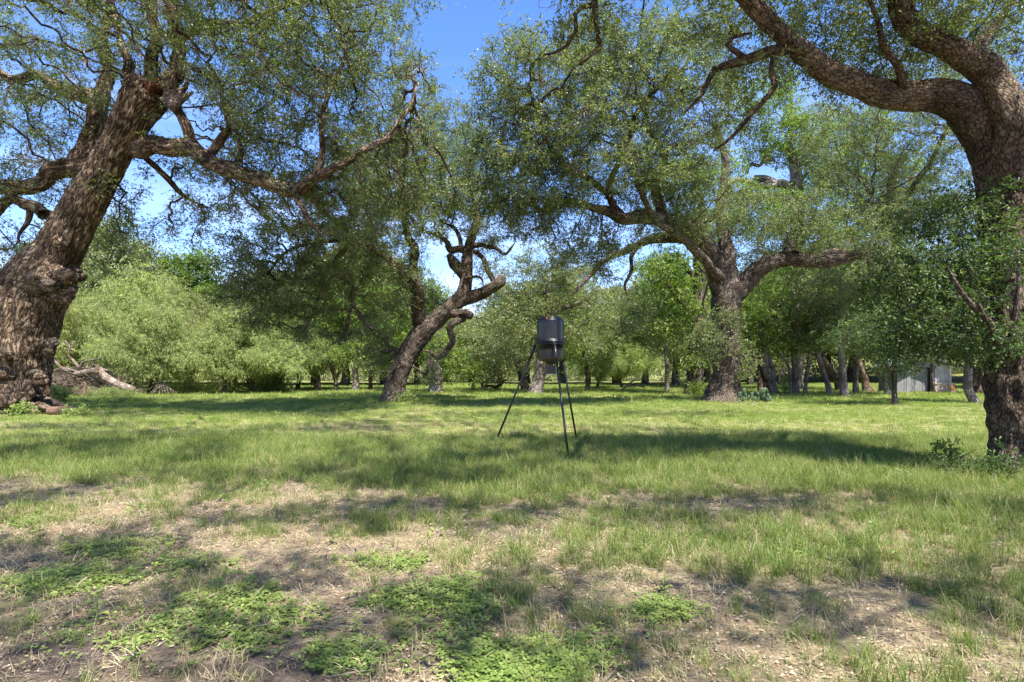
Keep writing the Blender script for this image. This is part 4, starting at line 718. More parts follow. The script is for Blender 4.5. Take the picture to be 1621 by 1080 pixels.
grove('straight dark trunk of a bright green tree, leftmost of the four beyond the meadow', [(502, 619, 5.5), (502, 605, 4.8), (501, 592, 4.8), (503, 565, 4)], 44, [(500, 540, 1, 45, 45, 3, 170), (520, 480, 2, 50, 45, 3, 170)], 'elm', 'bark_oak', seed=49)
grove('slender forked trunk of the second bright tree beyond the meadow', [(532, 620, 4), (532, 605, 3), (529, 590, 3.5), (524, 575, 3)], 44, [(545, 540, 1, 40, 40, 3, 150), (560, 480, 2, 45, 40, 3, 160)], 'elm', 'bark_oak', seed=50, extra=[[(531, 598, 3), (540, 585, 2.5), (548, 570, 2)]])
grove('stout pale trunk of the third bright tree beyond the meadow', [(563, 620, 6), (563, 610, 5), (563, 600, 4.5), (562, 580, 4)], 44, [(580, 570, 1, 40, 30, 3, 110), (600, 510, 3, 45, 55, 3, 190)], 'elm', 'bark_grey', seed=51)
grove('short shaded trunk just left of the leaning dark oak', [(587, 618, 3.5), (587, 605, 3), (588, 585, 3)], 45, [(600, 580, 1, 35, 28, 2.5, 90)], 'oak_grey', 'bark_oak', seed=52)
grove('thick sunlit speckled trunk standing behind the leaning dark oak', [(690, 621, 11), (690, 605, 9), (690, 590, 8.5), (690, 570, 8.5), (692, 540, 8), (700, 500, 6)], 39, [(700, 560, 1, 50, 30, 2.5, 120), (660, 500, 2, 45, 50, 3, 150), (735, 590, 1, 30, 18, 2, 60)], 'elm', 'bark_grey', seed=53)
grove('slim dark trunk of a round grey green tree left of the little arch tree', [(749, 620, 2.8), (749, 608, 2.4), (749, 595, 2.4), (750, 575, 2)], 46, [(748, 580, 0, 34, 24, 2, 110)], 'oak_grey', 'bark_oak', seed=54)
grove('small round olive tree on two stems joined by an arch', [(764, 621, 3), (764, 612, 2.6), (763, 604, 3), (761, 598, 2.5)], 46, [(776, 578, 0, 38, 24, 2.2, 200)], 'oak_grey', 'bark_oak', seed=55, extra=[[(763, 613, 2.3), (770, 611, 2.2), (778, 611, 2.2), (785, 613, 2.3), (793, 608, 2), (800, 600, 1.5)], [(783, 621, 2.3), (784, 616, 2), (786, 612, 2)]])
grove('dark crooked trunk leaning left behind the feeder leg', [(834, 620, 7), (830, 610, 6), (826, 598, 5), (822, 585, 4), (812, 560, 3)], 45, [(820, 560, 0, 45, 35, 2.5, 140), (790, 530, 2, 40, 30, 3, 90)], 'oak_grey', 'bark_oak', seed=56)
grove('thick grey trunk leaning right directly behind the game feeder', [(848, 621, 11), (851, 605, 9.5), (854, 590, 8.5), (857, 570, 8), (862, 540, 7), (870, 500, 6), (868, 450, 5)], 38, [(870, 520, 0, 70, 50, 3.5, 260), (900, 470, 0, 60, 40, 3, 170), (800, 500, 1, 55, 40, 3, 180), (940, 520, 0, 40, 40, 3, 110), (850, 440, 1, 70, 35, 3, 130)], 'oak_grey', 'bark_grey', seed=57, extra=[[(858, 560, 5), (885, 545, 4), (900, 525, 3), (930, 510, 2)], [(870, 500, 4), (890, 490, 3.5), (920, 478, 3)]], moss=.3)
grove('slim trunk with ivy green shoots, between the feeder and the broad oak', [(930, 618, 4), (930, 600, 3.4), (928, 580, 3.2), (924, 555, 3)], 44, [(930, 580, 0, 18, 18, 1, 40), (930, 540, 0, 40, 30, 3, 110)], 'elm', 'bark_oak', seed=58)
grove('slim grey twin trunk left of the dark trunked tall tree', [(1056, 621, 4), (1056, 600, 3.2), (1055, 575, 3), (1054, 545, 2.6)], 42, [(1020, 530, 1, 55, 35, 3, 160), (1060, 540, 2, 30, 30, 2.5, 90), (1000, 490, 3, 45, 30, 3, 110)], 'oak_grey', 'bark_grey', seed=59, extra=[[(1057, 592, 2.3), (1062, 580, 2.3), (1061, 565, 2)]])

# mesquites: three grown, then copied
def mesquite(label, seed):
    cx = 0; Y = 30
    tr = [(CX, 590 + CAMH * F / Y, Y, 5), (CX + 6, 610, Y, 4.5), (CX + 22, 588, Y, 4), (CX + 35, 560, Y, 3), (CX + 30, 530, Y, 2)]
    e1 = [(CX + 8, 606, Y, 4), (CX - 12, 585, Y, 3), (CX - 35, 560, Y, 2.5), (CX - 40, 530, Y, 2)]
    bl = [(CX - 10, 540, Y, 60, 40, 2.0, 120), (CX - 58, 552, Y, 34, 24, 1.5, 60), (CX + 58, 548, Y, 34, 24, 1.5, 60), (CX + 22, 480, Y, 34, 38, 1.4, 90), (CX - 30, 510, Y, 25, 22, 1.2, 30)]
    return simple_tree(label, tr, [e1], bl, 'mesquite', 'bark_oak', name='mesquite_tree', seed=seed, group='pale feathery mesquites beyond the brush pile', step=.32, kill=.4, per=3, jit=.2, skip=.4, moss=.05, lscl=(.9, 1.4), sag=.08, csize=1.2)
mp_ = [mesquite('', 60), mesquite('', 61), mesquite('', 62)]
spots = [(236, 36, 0, .95, 'pale mesquite with a dark trunk bending right, beyond the end of the pale log'), (118, 41, 1.2, 1.15, 'mesquite rising straight behind the brush pile'), (352, 37, .4, .9, 'mesquite with two thin crossing trunks left of the meadow gap'),
         (296, 43, 2.2, 1.25, 'taller mesquite at the back of the row, under the cirrus'), (400, 38.5, 3.0, .9, 'mesquite with a pale leaning trunk, near the right end of the row'), (447, 41, 4.1, 1.0, 'rightmost pale mesquite beside the bright green trees'),
         (60, 38, 5, 1.2, 'mesquite peeking beside the burled trunk'), (176, 46, 1.9, 1.4, 'high mesquite crown in the second rank above the pale log'), (470, 47, .9, 1.1, 'low mesquite in shadow under the drooping oak foliage'),
         (-40, 40, 2.6, 1.3, 'mesquite behind the burled trunk, cut by the left edge'), (945, 50, .7, .8, 'small pale round mesquite between the feeder and the broad oak'), (985, 52, 2.7, .85, 'soft pale mesquite just beyond the bleached fallen branch'), (250, 50, 3.4, 1.6, 'hazy mesquite top showing over the row against the sky')]
for i, (px, Y, rz, s, lab) in enumerate(spots):
    x = (px - CX) / F * Y; z = float(hgt(x, Y))
    if i < 3:
        o = mp_[i]; o.location = (x, Y, z); o.rotation_euler = (0, 0, rz); o.scale = (s, s, s); o['label'] = lab
    else: copy_tree(mp_[i % 3], (x, Y, z), rz, s, lab)

# far wood: three grown oaks, copied along the back of the meadow
def far_oak(seed, leaf):
    Y = 40; by = 590 + CAMH * F / Y
    tr = [(CX, by, Y, 7), (CX + 3, 600, Y, 6), (CX - 3, 570, Y, 5.5), (CX + 4, 540, Y, 4), (CX, 500, Y, 3)]
    ex = [[(CX - 2, 575, Y, 4.5), (CX - 25, 545, Y, 3.5), (CX - 50, 530, Y, 2)], [(CX, 565, Y, 4.5), (CX + 28, 540, Y, 3.5), (CX + 55, 520, Y, 2)]]
    bl = [(CX, 490, Y, 80, 50, 3.5, 230), (CX - 60, 530, Y, 50, 35, 3, 110), (CX + 60, 525, Y, 50, 38, 3, 110), (CX, 440, Y, 50, 35, 2.5, 90)]
    return simple_tree('', tr, ex, bl, leaf, 'bark_oak', name='far_tree', seed=seed, group='trees at the far edge of the meadow', moss=.05, per=7, lscl=(1.3, 1.9))
fo = [far_oak(70, 'oak_grey'), far_oak(71, 'elm'), far_oak(72, 'oak_grey')]
fs = [(-60, 60, 1.3), (60, 66, 1.3), (150, 58, 1.75), (215, 72, 1.4), (300, 66, 1.6), (370, 74, 1.3), (440, 62, 1.3), (500, 70, 1.6), (545, 60, 1.5), (610, 64, 1.6), (660, 75, 1.2), (705, 78, 1.1), (745, 84, .95), (790, 80, 1.15), (835, 70, 1.3), (890, 68, 1.4), (930, 78, 1.2), (975, 72, 1.25), (1020, 66, 1.3), (1070, 60, 1.4), (1120, 74, 1.4), (1165, 78, 1.5),
      (1215, 84, 1.7), (1262, 76, 1.7), (1310, 86, 1.8), (1350, 78, 1.7), (1400, 74, 1.8), (1445, 84, 1.7), (1490, 72, 1.6), (1535, 80, 1.8), (1590, 70, 1.7), (1650, 72, 1.6), (1600, 50, 1.3)]
import colorsys
def far_label(i, px, Y, s):
    size = 'low' if s < 1.15 else 'tall' if s >= 1.55 else 'mid height'
    tone = ('grey green', 'bright green', 'olive grey')[i % 3]
    if px < 470: w_ = 'behind the pale mesquites'
    elif px < 640: w_ = 'behind drooping oak foliage'
    elif px < 820: w_ = 'far left of the feeder'
    elif px < 1090: w_ = 'far right of the feeder'
    elif px < 1400: w_ = 'far behind the grove trunks'
    else: w_ = 'behind the grey board shed'
    return f'{size} {tone} tree {w_}, ' 
order = sorted(range(len(fs)), key=lambda i: fs[i][0])
cnt_ = {}
labs = {}
for i in order:
    t = far_label(i, *fs[i]); cnt_.setdefault(t, []).append(i)
ordn = ['first', 'second', 'third', 'fourth', 'fifth', 'sixth', 'seventh', 'eighth']
for t, l in cnt_.items():
    for k, i in enumerate(l): labs[i] = (t.rstrip(', ') if len(l) == 1 else ordn[k] + ' from the left, ' + t.rstrip(', '))
for i, (px, Y, s) in enumerate(fs):
    x = (px - CX) / F * Y; z = float(hgt(x, Y)) - .05
    if i < 3: o = fo[i]; o.location = (x, Y, z); o.scale = (s, s, s); o.rotation_euler = (0, 0, i * 2.1); o['label'] = labs[i]
    else: copy_tree(fo[i % 3], (x, Y, z), (i * 2.39) % 6.28, s, labs[i])
#@@REST
# ------------------------------------------------------------------ black barrel game feeder on three legs
def tube(a, b_, r0, r1=None, n=12, cap=True):
    a = np.array(a, float); b_ = np.array(b_, float); r1 = r0 if r1 is None else r1; d = b_ - a; d /= np.linalg.norm(d)
    u = np.cross(d, [0, 0, 1]) if abs(d[2]) < .95 else np.cross(d, [1, 0, 0]); u /= np.linalg.norm(u); w_ = np.cross(d, u)
    A = np.arange(n) * 2 * np.pi / n; rg = u[None] * np.cos(A)[:, None] + w_[None] * np.sin(A)[:, None]
    v = np.vstack([a + rg * r0, b_ + rg * r1]); f = [(i, (i + 1) % n, n + (i + 1) % n, n + i) for i in range(n)]
    if cap: f += [tuple(range(n))[::-1], tuple(range(n, 2 * n))]
    return v, f
fx, fy = .745, 11.0; g0 = float(hgt(fx, fy))
fd = empty('game_feeder', (fx, fy, g0), 'black barrel game feeder standing on three long thin legs in the grass', 'feeder')
def rel(v): return v
prof = [(.263, 1.70), (.266, 1.74), (.270, 1.84), (.274, 1.955), (.284, 1.957), (.284, 1.975), (.276, 1.978), (.276, 2.0)]
v, f = lathe(prof, 64, (fx, fy, 0)); mesh('lower_barrel', v, f, M['drum'], fd, True)
prof = [(.292, 2.028), (.292, 2.042), (.262, 2.045), (.262, 2.08), (.262, 2.3), (.259, 2.40), (.253, 2.43), (.235, 2.452), (.205, 2.462), (.198, 2.466), (.194, 2.485), (.18, 2.492), (.02, 2.497), (.0, 2.497)]
v, f = lathe(prof, 64, (fx, fy, 0)); lid = mesh('upper_barrel', v, f, M['drum'], fd, True)
v, f = lathe([(.276, 2.0), (.30, 2.004), (.304, 2.012), (.304, 2.022), (.292, 2.03)], 64, (fx, fy, 0)); rim = mesh('rim_flange', v, f, M['drum'], fd, True)
bm0 = None
for k in range(16):
    a = 2 * math.pi * (k + .3) / 16
    for s_ in (-.05, .05):
        p = (fx + .292 * math.cos(a + s_), fy + .292 * math.sin(a + s_)); v, f = box(p[0], p[1], 2.046, .02, .006, .034, a)
        o = mesh('rib', v, f, M['drum'], rim) if bm0 is None else None
        if o is None: o = mesh('rib', v, f, M['drum'], rim)
v, f = lathe([(.263, 1.70), (.262, 1.69), (.20, 1.645), (.10, 1.61), (.06, 1.60), (.055, 1.56), (.0, 1.56)], 48, (fx, fy, 0)); fun = mesh('funnel', v, f, M['cone'], fd, True)
v, f = join([tube((fx - .075, fy, 1.635), (fx - .075, fy, 1.55), .013), tube((fx + .085, fy, 1.635), (fx + .085, fy, 1.55), .013)]); mesh('hanger', v, f, M['steel'], fd)
v, f = box(fx + .005, fy, 1.475, .19, .15, .165); mesh('control_box', v, f, M['steel'], fd)
v, f = lathe([(.0, 1.385), (.1, 1.386), (.1, 1.392), (0, 1.393)], 24, (fx, fy, 0)); mesh('spinner_plate', v, f, M['bolt'], fd)
v, f = box(fx - .085, fy - .245, 2.455, .016, .02, .05, 0); mesh('sticker', v, f, M['sticker'], fd)
feet = [(-.355, 11.65), (.965, 9.66), (1.35, 11.72)]
for (x, y) in feet:
    d = np.array([x - fx, y - fy]); ln = np.linalg.norm(d); d /= ln; zt = 2.0
    top = np.array([fx + d[0] * .31, fy + d[1] * .31, zt]); bot = np.array([x, y, float(hgt(x, y)) - .06])
    mid = top + (bot - top) * .14
    leg = mesh('leg', *join([tube(mid, bot, .0205, .0205, 14)]), M['steel'], fd, True)
    ang = math.atan2(d[1], d[0]); mesh('leg_sleeve', *tube(top + (bot - top) * .015, mid + (bot - top) * .03, .028, .027, 14), M['steel'], leg, True)
    bx = (fx + d[0] * .292, fy + d[1] * .292); v, f = box(bx[0], bx[1], 1.975, .03, .062, .09, ang); mesh('bracket', v, f, M['steel'], leg)
    q = (fx + d[0] * .31, fy + d[1] * .31, 1.95); mesh('bolt', *tube(q, (q[0] + d[0] * .03, q[1] + d[1] * .03, 1.95), .011, None, 8), M['bolt'], leg)

# ------------------------------------------------------------------ shed
YS = 40.0; mpp = YS / F
def sx(px): return (px - CX) * mpp
def sz(py): return CAMH - (py - HY) * mpp
gs = sz(623.5)
shed = empty('shed', (sx(1460), YS, gs), 'grey board shed with tin roof and low stone base, half hidden by trees at right', 'shed')
x0, x1 = sx(1418), sx(1468)
v, f = box((x0 + x1) / 2, YS + 1.0, gs + .9, x1 - x0 - .1, 1.8, 1.75); mesh('inner_wall', v, f, M['gap'], shed)
wl = mesh('front_rail', *box((x0 + x1) / 2, YS + .06, gs + .06, x1 - x0, .05, .12), M['board'], shed)
n = 12; bw = (x1 - x0) / n
for i in range(n):
    if i in (3, 6): wdt = bw * .62
    else: wdt = bw * .95
    v, f = box(x0 + bw * (i + .5), YS + rng.uniform(-.008, .008), gs + .92 + rng.uniform(-.02, .02), wdt, .03, 1.8); mesh('board', v, f, M['board'], shed)
for k in range(6): mesh('side_board', *box(x0 + .02, YS + .2 + k * .31, gs + .9, .03, .29, 1.75), M['board'], shed)
xr0, xr1 = sx(1468.5), sx(1502); n = 9; bw = (xr1 - xr0) / n
v, f = box((xr0 + xr1) / 2, YS + 1.0, gs + .95, xr1 - xr0 - .06, 1.8, 1.9); mesh('inner_wall', v, f, M['gap'], shed)
for i in range(n):
    hgt_ = 2.15 - .5 * (i + .5) / n * .55
    v, f = box(xr0 + bw * (i + .5), YS - .25 + rng.uniform(-.006, .006), gs + hgt_ / 2 + .05, bw * .93, .03, hgt_); mesh('board', v, f, M['white_board'] if i > 1 else M['board'], shed)
for k in range(6):
    v, f = box(xr1 + .02, YS + .1 + k * .33, gs + 1.0, .03, .3, 1.95); mesh('side_board', v, f, M['white_board'], shed)
# stone wainscot, stones one by one
sr0, sr1 = sx(1471), sx(1503)
mesh('mortar_core', *box((sr0 + sr1) / 2, YS - .42, gs + .33, sr1 - sr0 - .04, .2, .66), M['mortar'], shed)
z = gs
for row in range(5):
    x = sr0 + rng.uniform(-.02, .03); hh = .145
    while x < sr1 - .05:
        w_ = min(rng.uniform(.16, .34), sr1 - x)
        v, f = box(x + w_ / 2, YS - .54 + rng.uniform(-.012, .012), z + hh / 2, w_ - .02, .07, hh - .02); v = v + rng.normal(size=v.shape) * .005
        mesh('stone', v, f, M['stone'], shed); x += w_
    z += hh
mesh('stone_cap', *box((sr0 + sr1) / 2, YS - .46, z + .03, sr1 - sr0 + .06, .3, .05), M['stone'], shed)
mesh('post', *box(sx(1492), YS - .66, gs + 1.0, .09, .09, 2.0), M['white_board'], shed)
mesh('corner_post', *box(sx(1470), YS - .32, gs + 1.05, .1, .1, 2.1), M['gap'], shed)
# roof: sheets with raised ribs, falling to the right and to the left of a ridge
rx, rz_ = sx(1450), sz(560); ex, ez = sx(1509), sz(582.5); lx, lz = sx(1412), sz(580)
for side, (qx, qz) in (('r', (ex, ez)), ('l', (lx, lz))):
    for k in range(5):
        y0 = YS - .75 + k * .6; pts = []
        for j in range(7):
            yy = y0 + .598 * j / 6; up = .022 if j in (0, 3) else 0
            pts += [(rx, yy, rz_ + up), (qx, yy, qz + up), (rx, yy, rz_ + up - .006), (qx, yy, qz + up - .006)]
        fs_ = []
        for j in range(6): a = j * 4; fs_ += [(a, a + 1, a + 5, a + 4), (a + 2, a + 6, a + 7, a + 3)]
        fs_ += [(0, 2, 3, 1), (24, 25, 27, 26), (0, 4, 6, 2), (1, 3, 7, 5)]
        mesh('roof_sheet', np.array(pts), fs_, M['tin'], shed)
mesh('fascia', *tube((rx, YS - .74, rz_ - .04), (ex, YS - .74, ez - .04), .035, None, 4), M['board'], shed)
mesh('gable', np.array([[rx - 1.3, YS - .24, gs + 1.8], [rx, YS - .24, rz_ - .03], [ex - .15, YS - .24, ez + .02], [xr1, YS - .24, gs + 1.9], [rx - 1.3, YS - .21, gs + 1.8], [rx, YS - .21, rz_ - .03], [ex - .15, YS - .21, ez + .02], [xr1, YS - .21, gs + 1.9]]), [(0, 3, 2, 1), (4, 5, 6, 7), (0, 1, 5, 4), (1, 2, 6, 5), (2, 3, 7, 6), (3, 0, 4, 7)], M['board'], shed)
oc = empty('chair', (sx(1494.5), YS - .85, gs), 'small orange yellow plastic chair against the stone base of the shed', 'chair')
X_, Y_ = sx(1494.5), YS - .85
mesh('seat', *box(X_, Y_, gs + .3, .2, .2, .03), M['orange'], oc)
mesh('backrest', *box(X_, Y_ + .1, gs + .46, .19, .02, .28), M['orange'], oc)
for a in (-1, 1):
    for b_ in (-1, 1): mesh('leg', *tube((X_ + a * .08, Y_ + b_ * .08, gs + .29), (X_ + a * .1, Y_ + b_ * .1, gs), .014, None, 6), M['orange'], oc)

# ------------------------------------------------------------------ brush pile, logs, fallen wood
def branch_obj(name, pl, Y, m, parent, sides=10, seed=1, relief=.012):
    P, Rr = spline([(at(a, b_, (Y + dy)), r_ / F * Y) for a, b_, r_, dy in pl], .12)
    return add_thick(name, P, Rr, sides, seed, m, parent, relief=relief, lump=.12)
YB = 34.5; gb = at(140, 590, YB); zb = float(hgt(gb[0], YB))
bpile = empty('brush_pile', (gb[0], YB, zb), 'sun bleached pile of dead branches and sticks heaped beside the burled oak', 'brush pile')
parts_ = []
for i in range(1500):
    t = rng.normal() * .42; px = 128 + 75 * t; top = max(.1, 1.75 * math.exp(-(t * 1.25) ** 2))
    c = np.array([(px - CX) / F * YB, YB + rng.uniform(-1.2, 2.2), zb + rng.uniform(.02, 1) ** .8 * top])
    d = rnd_unit(); d[2] *= .35; d /= np.linalg.norm(d); l = rng.uniform(.3, 1.4) * .5; r_ = rng.uniform(.006, .022)
    k = c + rng.normal(size=3) * .07; a, b_ = c - d * l, c + (d + rng.normal(size=3) * .25) * l; a[2] = max(a[2], zb + .02); b_[2] = max(b_[2], zb + .02)
    parts_.append(tube(a, k, r_, r_ * .8, 4, False)); parts_.append(tube(k, b_, r_ * .8, r_ * .4, 4, False))
v, f = join(parts_); sk = mesh('sticks', v, f, M['dead'], bpile, False, {'bark': ('FLOAT_VECTOR', v)}); sk['kind'] = 'stuff'
q = np.c_[gb[0] + rng.normal(size=700) * 1.2 - .3, YB + rng.uniform(-1, 1.5, 700), zb + rng.random(700) ** 1.5 * 1.0]
scatter('dead_twigs', q, G['moss'], bpile, (1.5, 3.2))
for k, pl in enumerate([[(75, 560, 1.8, 0), (90, 575, 2, 0), (105, 588, 2.2, -.2), (130, 592, 2.6, -.3), (150, 600, 2.5, -.4)], [(103, 540, 1.3, 0), (111, 550, 1.6, 0), (108, 562, 1.6, 0), (118, 573, 2, 0), (126, 585, 2.4, 0)],
                        [(160, 568, 1.2, -.2), (145, 570, 1.6, -.2), (132, 574, 1.8, -.2), (125, 583, 2, -.2)], [(68, 600, 1.6, -.5), (80, 590, 1.8, -.5), (100, 583, 1.8, -.4), (125, 590, 2, -.4)],
                        [(168, 548, 1, .2), (155, 556, 1.2, .2), (152, 570, 1.5, .2), (146, 584, 1.6, .2)], [(65, 570, 1.3, .3), (78, 585, 1.6, .2), (85, 600, 2, 0)], [(180, 588, 1.2, -.3), (165, 585, 1.4, -.3), (150, 578, 1.6, -.2)],
                        [(75, 555, 1, .2), (70, 570, 1.3, .2), (72, 590, 1.5, .1)], [(112, 550, 1, 0), (116, 546, 1, .1), (117, 540, .8, .1)]]):
    branch_obj('branch', pl, YB - .5, M['dead'], bpile, 8, k)
flog = empty('fallen_log', tuple(at(213, 617, 33.3)), 'long pale fallen log resting on the brush pile and sloping down to the right', 'log')
branch_obj('trunk', [(118, 592, 3, .3), (135, 590, 4, .2), (155, 588, 5.5, .1), (168, 598, 5.2, 0), (190, 610, 5.2, 0), (212, 618, 5.2, 0)], 33.3, M['dead'], flog, 20, 5, .03)
branch_obj('broken_stub', [(153, 590, 3, 0), (153, 582, 2.2, 0), (156, 577, 1, 0)], 33.1, M['cutwood'], flog, 8, 6)
stump = empty('broken_stump', tuple(at(136, 624, 33)), 'reddish splintered stump at the foot of the brush pile', 'stump')
branch_obj('wood', [(134, 625, 4, 0), (133, 617, 2.8, 0), (136, 610, 1.6, 0), (133, 604, .8, 0)], 32.9, M['cutwood'], stump, 10, 7)
br2 = empty('fallen_branch', tuple(at(985, 621, 42)), 'small bleached fallen branch lying in the far grass left of the grey twin trunk', 'branch')
branch_obj('stem', [(983, 623, 1.6, 0), (987, 615, 1.8, 0), (996, 610, 1.8, 0), (1008, 610, 1.4, 0), (1020, 613, 1, 0)], 41.5, M['dead'], br2, 8, 8)
branch_obj('side_branch', [(990, 612, 1.2, 0), (1001, 604, 1.1, 0), (1012, 601, .8, 0)], 41.5, M['dead'], br2, 8, 9)
bf = empty('brush_bundle', tuple(at(252, 622, 36)), 'small fan of bare dead branches leaning under the mesquites', 'brush')
for k in range(14):
    a = rng.uniform(-1, 1); branch_obj('stick', [(254 + a * 6, 603 + abs(a) * 3, .7, 0), (254 + a * 16, 612 + abs(a) * 3, .9, -.2), (254 + a * 28 + rng.normal() * 3, 623, .6, -.4)], 35.5, M['dead'], bf, 5, k)

gl = at(100, 655, 19.2); zl = float(hgt(gl[0], 19.2))
cl = empty('cut_log', (gl[0], 19.2, zl), 'short reddish brown cut log lying at the foot of the burled oak', 'log')
lp = np.array([[gl[0] - .38, 19.05, zl + .13], [gl[0] - .1, 19.13, zl + .135], [gl[0] + .15, 19.2, zl + .14], [gl[0] + .38, 19.25, zl + .15]])
V, Fq, cap, bc = thick(lp, np.array([.15, .145, .14, .145]), 24, 4, relief=.01, lump=.05)
Fl = [tuple(q) for q in Fq]; nv = len(V); V = np.vstack([V[:-1], lp[-1], lp[0]]); bc = np.vstack([bc, [0, 0, 0]])
Fl += [((3 * 24 + i), 3 * 24 + (i + 1) % 24, nv - 1) for i in range(24)] + [((i + 1) % 24, i, nv) for i in range(24)]
mesh('wood', V, Fl, M['cutwood'], cl, False)
rt = empty('surface_root', tuple(at(80, 648, 19.6)), 'dark exposed root limb lying against the foot of the burled oak', 'root')
branch_obj('root', [(55, 632, 7, .3), (72, 634, 6.5, .1), (88, 639, 5.5, 0), (104, 645, 4, 0), (118, 650, 2, 0)], 19.8, M['bark_oak'], rt, 14, 3)
branch_obj('side_root', [(60, 640, 5, -.3), (75, 646, 5, -.4), (88, 652, 3.5, -.5), (96, 656, 2, -.6)], 19.6, M['bark_old'], rt, 12, 4)

# ------------------------------------------------------------------ prickly pear
cpx = at(1188, 636, 26.8); zc = float(hgt(cpx[0], 26.8))
pear = empty('prickly_pear', (cpx[0], 26.8, zc), 'prickly pear cactus clump with grey green pads beside the broad oak trunk', 'cactus')
pv, pf = lathe([(0, -1), (.55, -.86), (.85, -.5), (1, 0), (.9, .45), (.6, .82), (0, 1)], 14)
pads = []
for i in range(42):
    if i < 18: c = np.array([cpx[0] + rng.uniform(-.6, .75), 26.8 + rng.uniform(-.5, .5), zc + rng.uniform(.1, .2)])
    else:
        b_ = pads[rng.integers(0, len(pads))]; c = b_ + np.array([rng.normal() * .12, rng.normal() * .1, .2])
        if c[2] > zc + .66: c[2] -= .22
    pads.append(c); s_ = rng.uniform(.08, .125); v = pv * np.array([s_, .022, s_ * 1.25]); a = rng.uniform(-1.2, 1.2); ty = rng.normal() * .45
    x, zq = v[:, 0] * math.cos(ty) - v[:, 2] * math.sin(ty), v[:, 0] * math.sin(ty) + v[:, 2] * math.cos(ty)
    v = np.c_[x * math.cos(a) - v[:, 1] * math.sin(a), x * math.sin(a) + v[:, 1] * math.cos(a), zq] + c
    mesh('pad', v, pf, M['cactus'], pear, True)

# ------------------------------------------------------------------ bushes and weeds
def bush(label, px, py, Y, rx, ry, n, g, cat='bush', name='bush', scl=(1, 1.6), rd=.5):
    p = at(px, py, Y); z = float(hgt(p[0], Y)); root = empty(name, (p[0], Y, z), label, cat)
    st = []
    for k in range(7):
        e = np.array([p[0] + rng.normal() * rx / F * Y * .4, Y + rng.normal() * .2, z + rng.uniform(.4, .9) * 2 * ry / F * Y]); st.append(tube((p[0] + rng.normal() * .05, Y, z - .03), e, .012, .004, 5, False))
    v, f = join(st); mesh('stems', v, f, M['twig'], root, False, {'bark': ('FLOAT_VECTOR', v)})
    q = rng.normal(size=(n, 3)) * .42 * np.array([rx / F * Y, rd, ry / F * Y]) + np.array([p[0], Y, z + ry / F * Y * .9]); q[:, 2] = np.maximum(q[:, 2], z + .06)
    scatter('leaves', q, G[g], root, scl); return root
bush('low green bush at the foot of the dark trunked tall tree', 1103, 620, 35.5, 16, 12, 130, 'elm', scl=(.5, .9))
bush('leafy green seedling clump growing in front of the curved grove trunk', 1243, 620, 35, 9, 20, 70, 'elm', scl=(.4, .7))
bush('dark low bush between the mesquites and the meadow gap', 425, 618, 40, 32, 13, 260, 'dark', scl=(2, 3.2), rd=1.2)
bush('sprawling grey twiggy shrub at the foot of the burled oak and brush pile', 85, 640, 27, 22, 14, 130, 'weed', scl=(1.2, 2))
bush('pale ferny undergrowth in front of the fallen log', 175, 628, 31, 45, 8, 260, 'mesquite', scl=(.35, .6), rd=1.2)
bush('pale feathery undergrowth filling the gap beneath the left mesquites', 300, 612, 38.5, 60, 13, 150, 'mesquite', scl=(.6, 1.1), rd=1.2)
bush('low feathery growth beneath the middle mesquites', 372, 612, 40, 34, 12, 90, 'mesquite', scl=(.6, 1.1), rd=1.2)
bush('tall leafy weeds crowding the foot of the plated oak', 1585, 750, 7.6, 38, 26, 45, 'dark', 'weeds', 'weed_clump', (.7, 1.1), .3)
bush('shaded leafy weeds left of the foot of the plated oak', 1525, 758, 7.9, 40, 14, 40, 'dark', 'weeds', 'weed_clump', (.6, 1), .35)
bush('broad leaved weeds on bare soil in front of the burled oak', 32, 662, 18.5, 22, 10, 60, 'weed', 'weeds', 'weed_clump', (1, 1.5), .3)
bush('small weeds sprouting beside the short cut log', 122, 668, 18, 22, 8, 50, 'weed', 'weeds', 'weed_clump', (.9, 1.3), .4)
bush('sprouts of green weeds at the foot of the leaning dark oak', 640, 632, 27.5, 14, 7, 50, 'weed', 'weeds', 'weed_clump', (1, 1.5), .4)
bush('stalky flowering weeds beside the right feeder leg', 926, 704, 10.8, 12, 12, 26, 'weed', 'weeds', 'weed_clump', (.5, .8), .15)
bush('tall stalky weed standing in sunlit grass left of the plated oak', 1503, 728, 9.2, 16, 18, 22, 'weed', 'weeds', 'weed_clump', (.6, .9), .2)

# single broad-leaved weeds in the foreground, stem and leaves
def weed_proto():
    V = []; Fc = []; st = tube((0, 0, -.01), (.01, .0, .15), .0028, .0016, 5, False)
    root = empty('broadleaf_weed', (0, 0, 0), '', 'weed', 'broad leaved weeds in the foreground litter')
    v, f = st; mesh('stem', v, f, M['clover'], root)
    for k in range(9):
        h = .03 + k * .014; a = k * 2.4; d = np.array([math.cos(a), math.sin(a), .35]); s = np.array([-d[1], d[0], 0]); l = .07 - k * .004; w_ = l * .3; p = np.array([0, 0, h])
        q = [p, p + d * l * .35 + s * w_ * .8, p + d * l * .7 + s * w_ * .7, p + d * l - np.array([0, 0, l * .3]), p + d * l * .7 - s * w_ * .7, p + d * l * .35 - s * w_ * .8, p + d * l * .5 - np.array([0, 0, .006])]
        mesh('leaf', q, [(0, 1, 6), (1, 2, 6), (2, 3, 6), (3, 4, 6), (4, 5, 6), (5, 0, 6)], M['clover'], root)
    return root
wp = weed_proto()
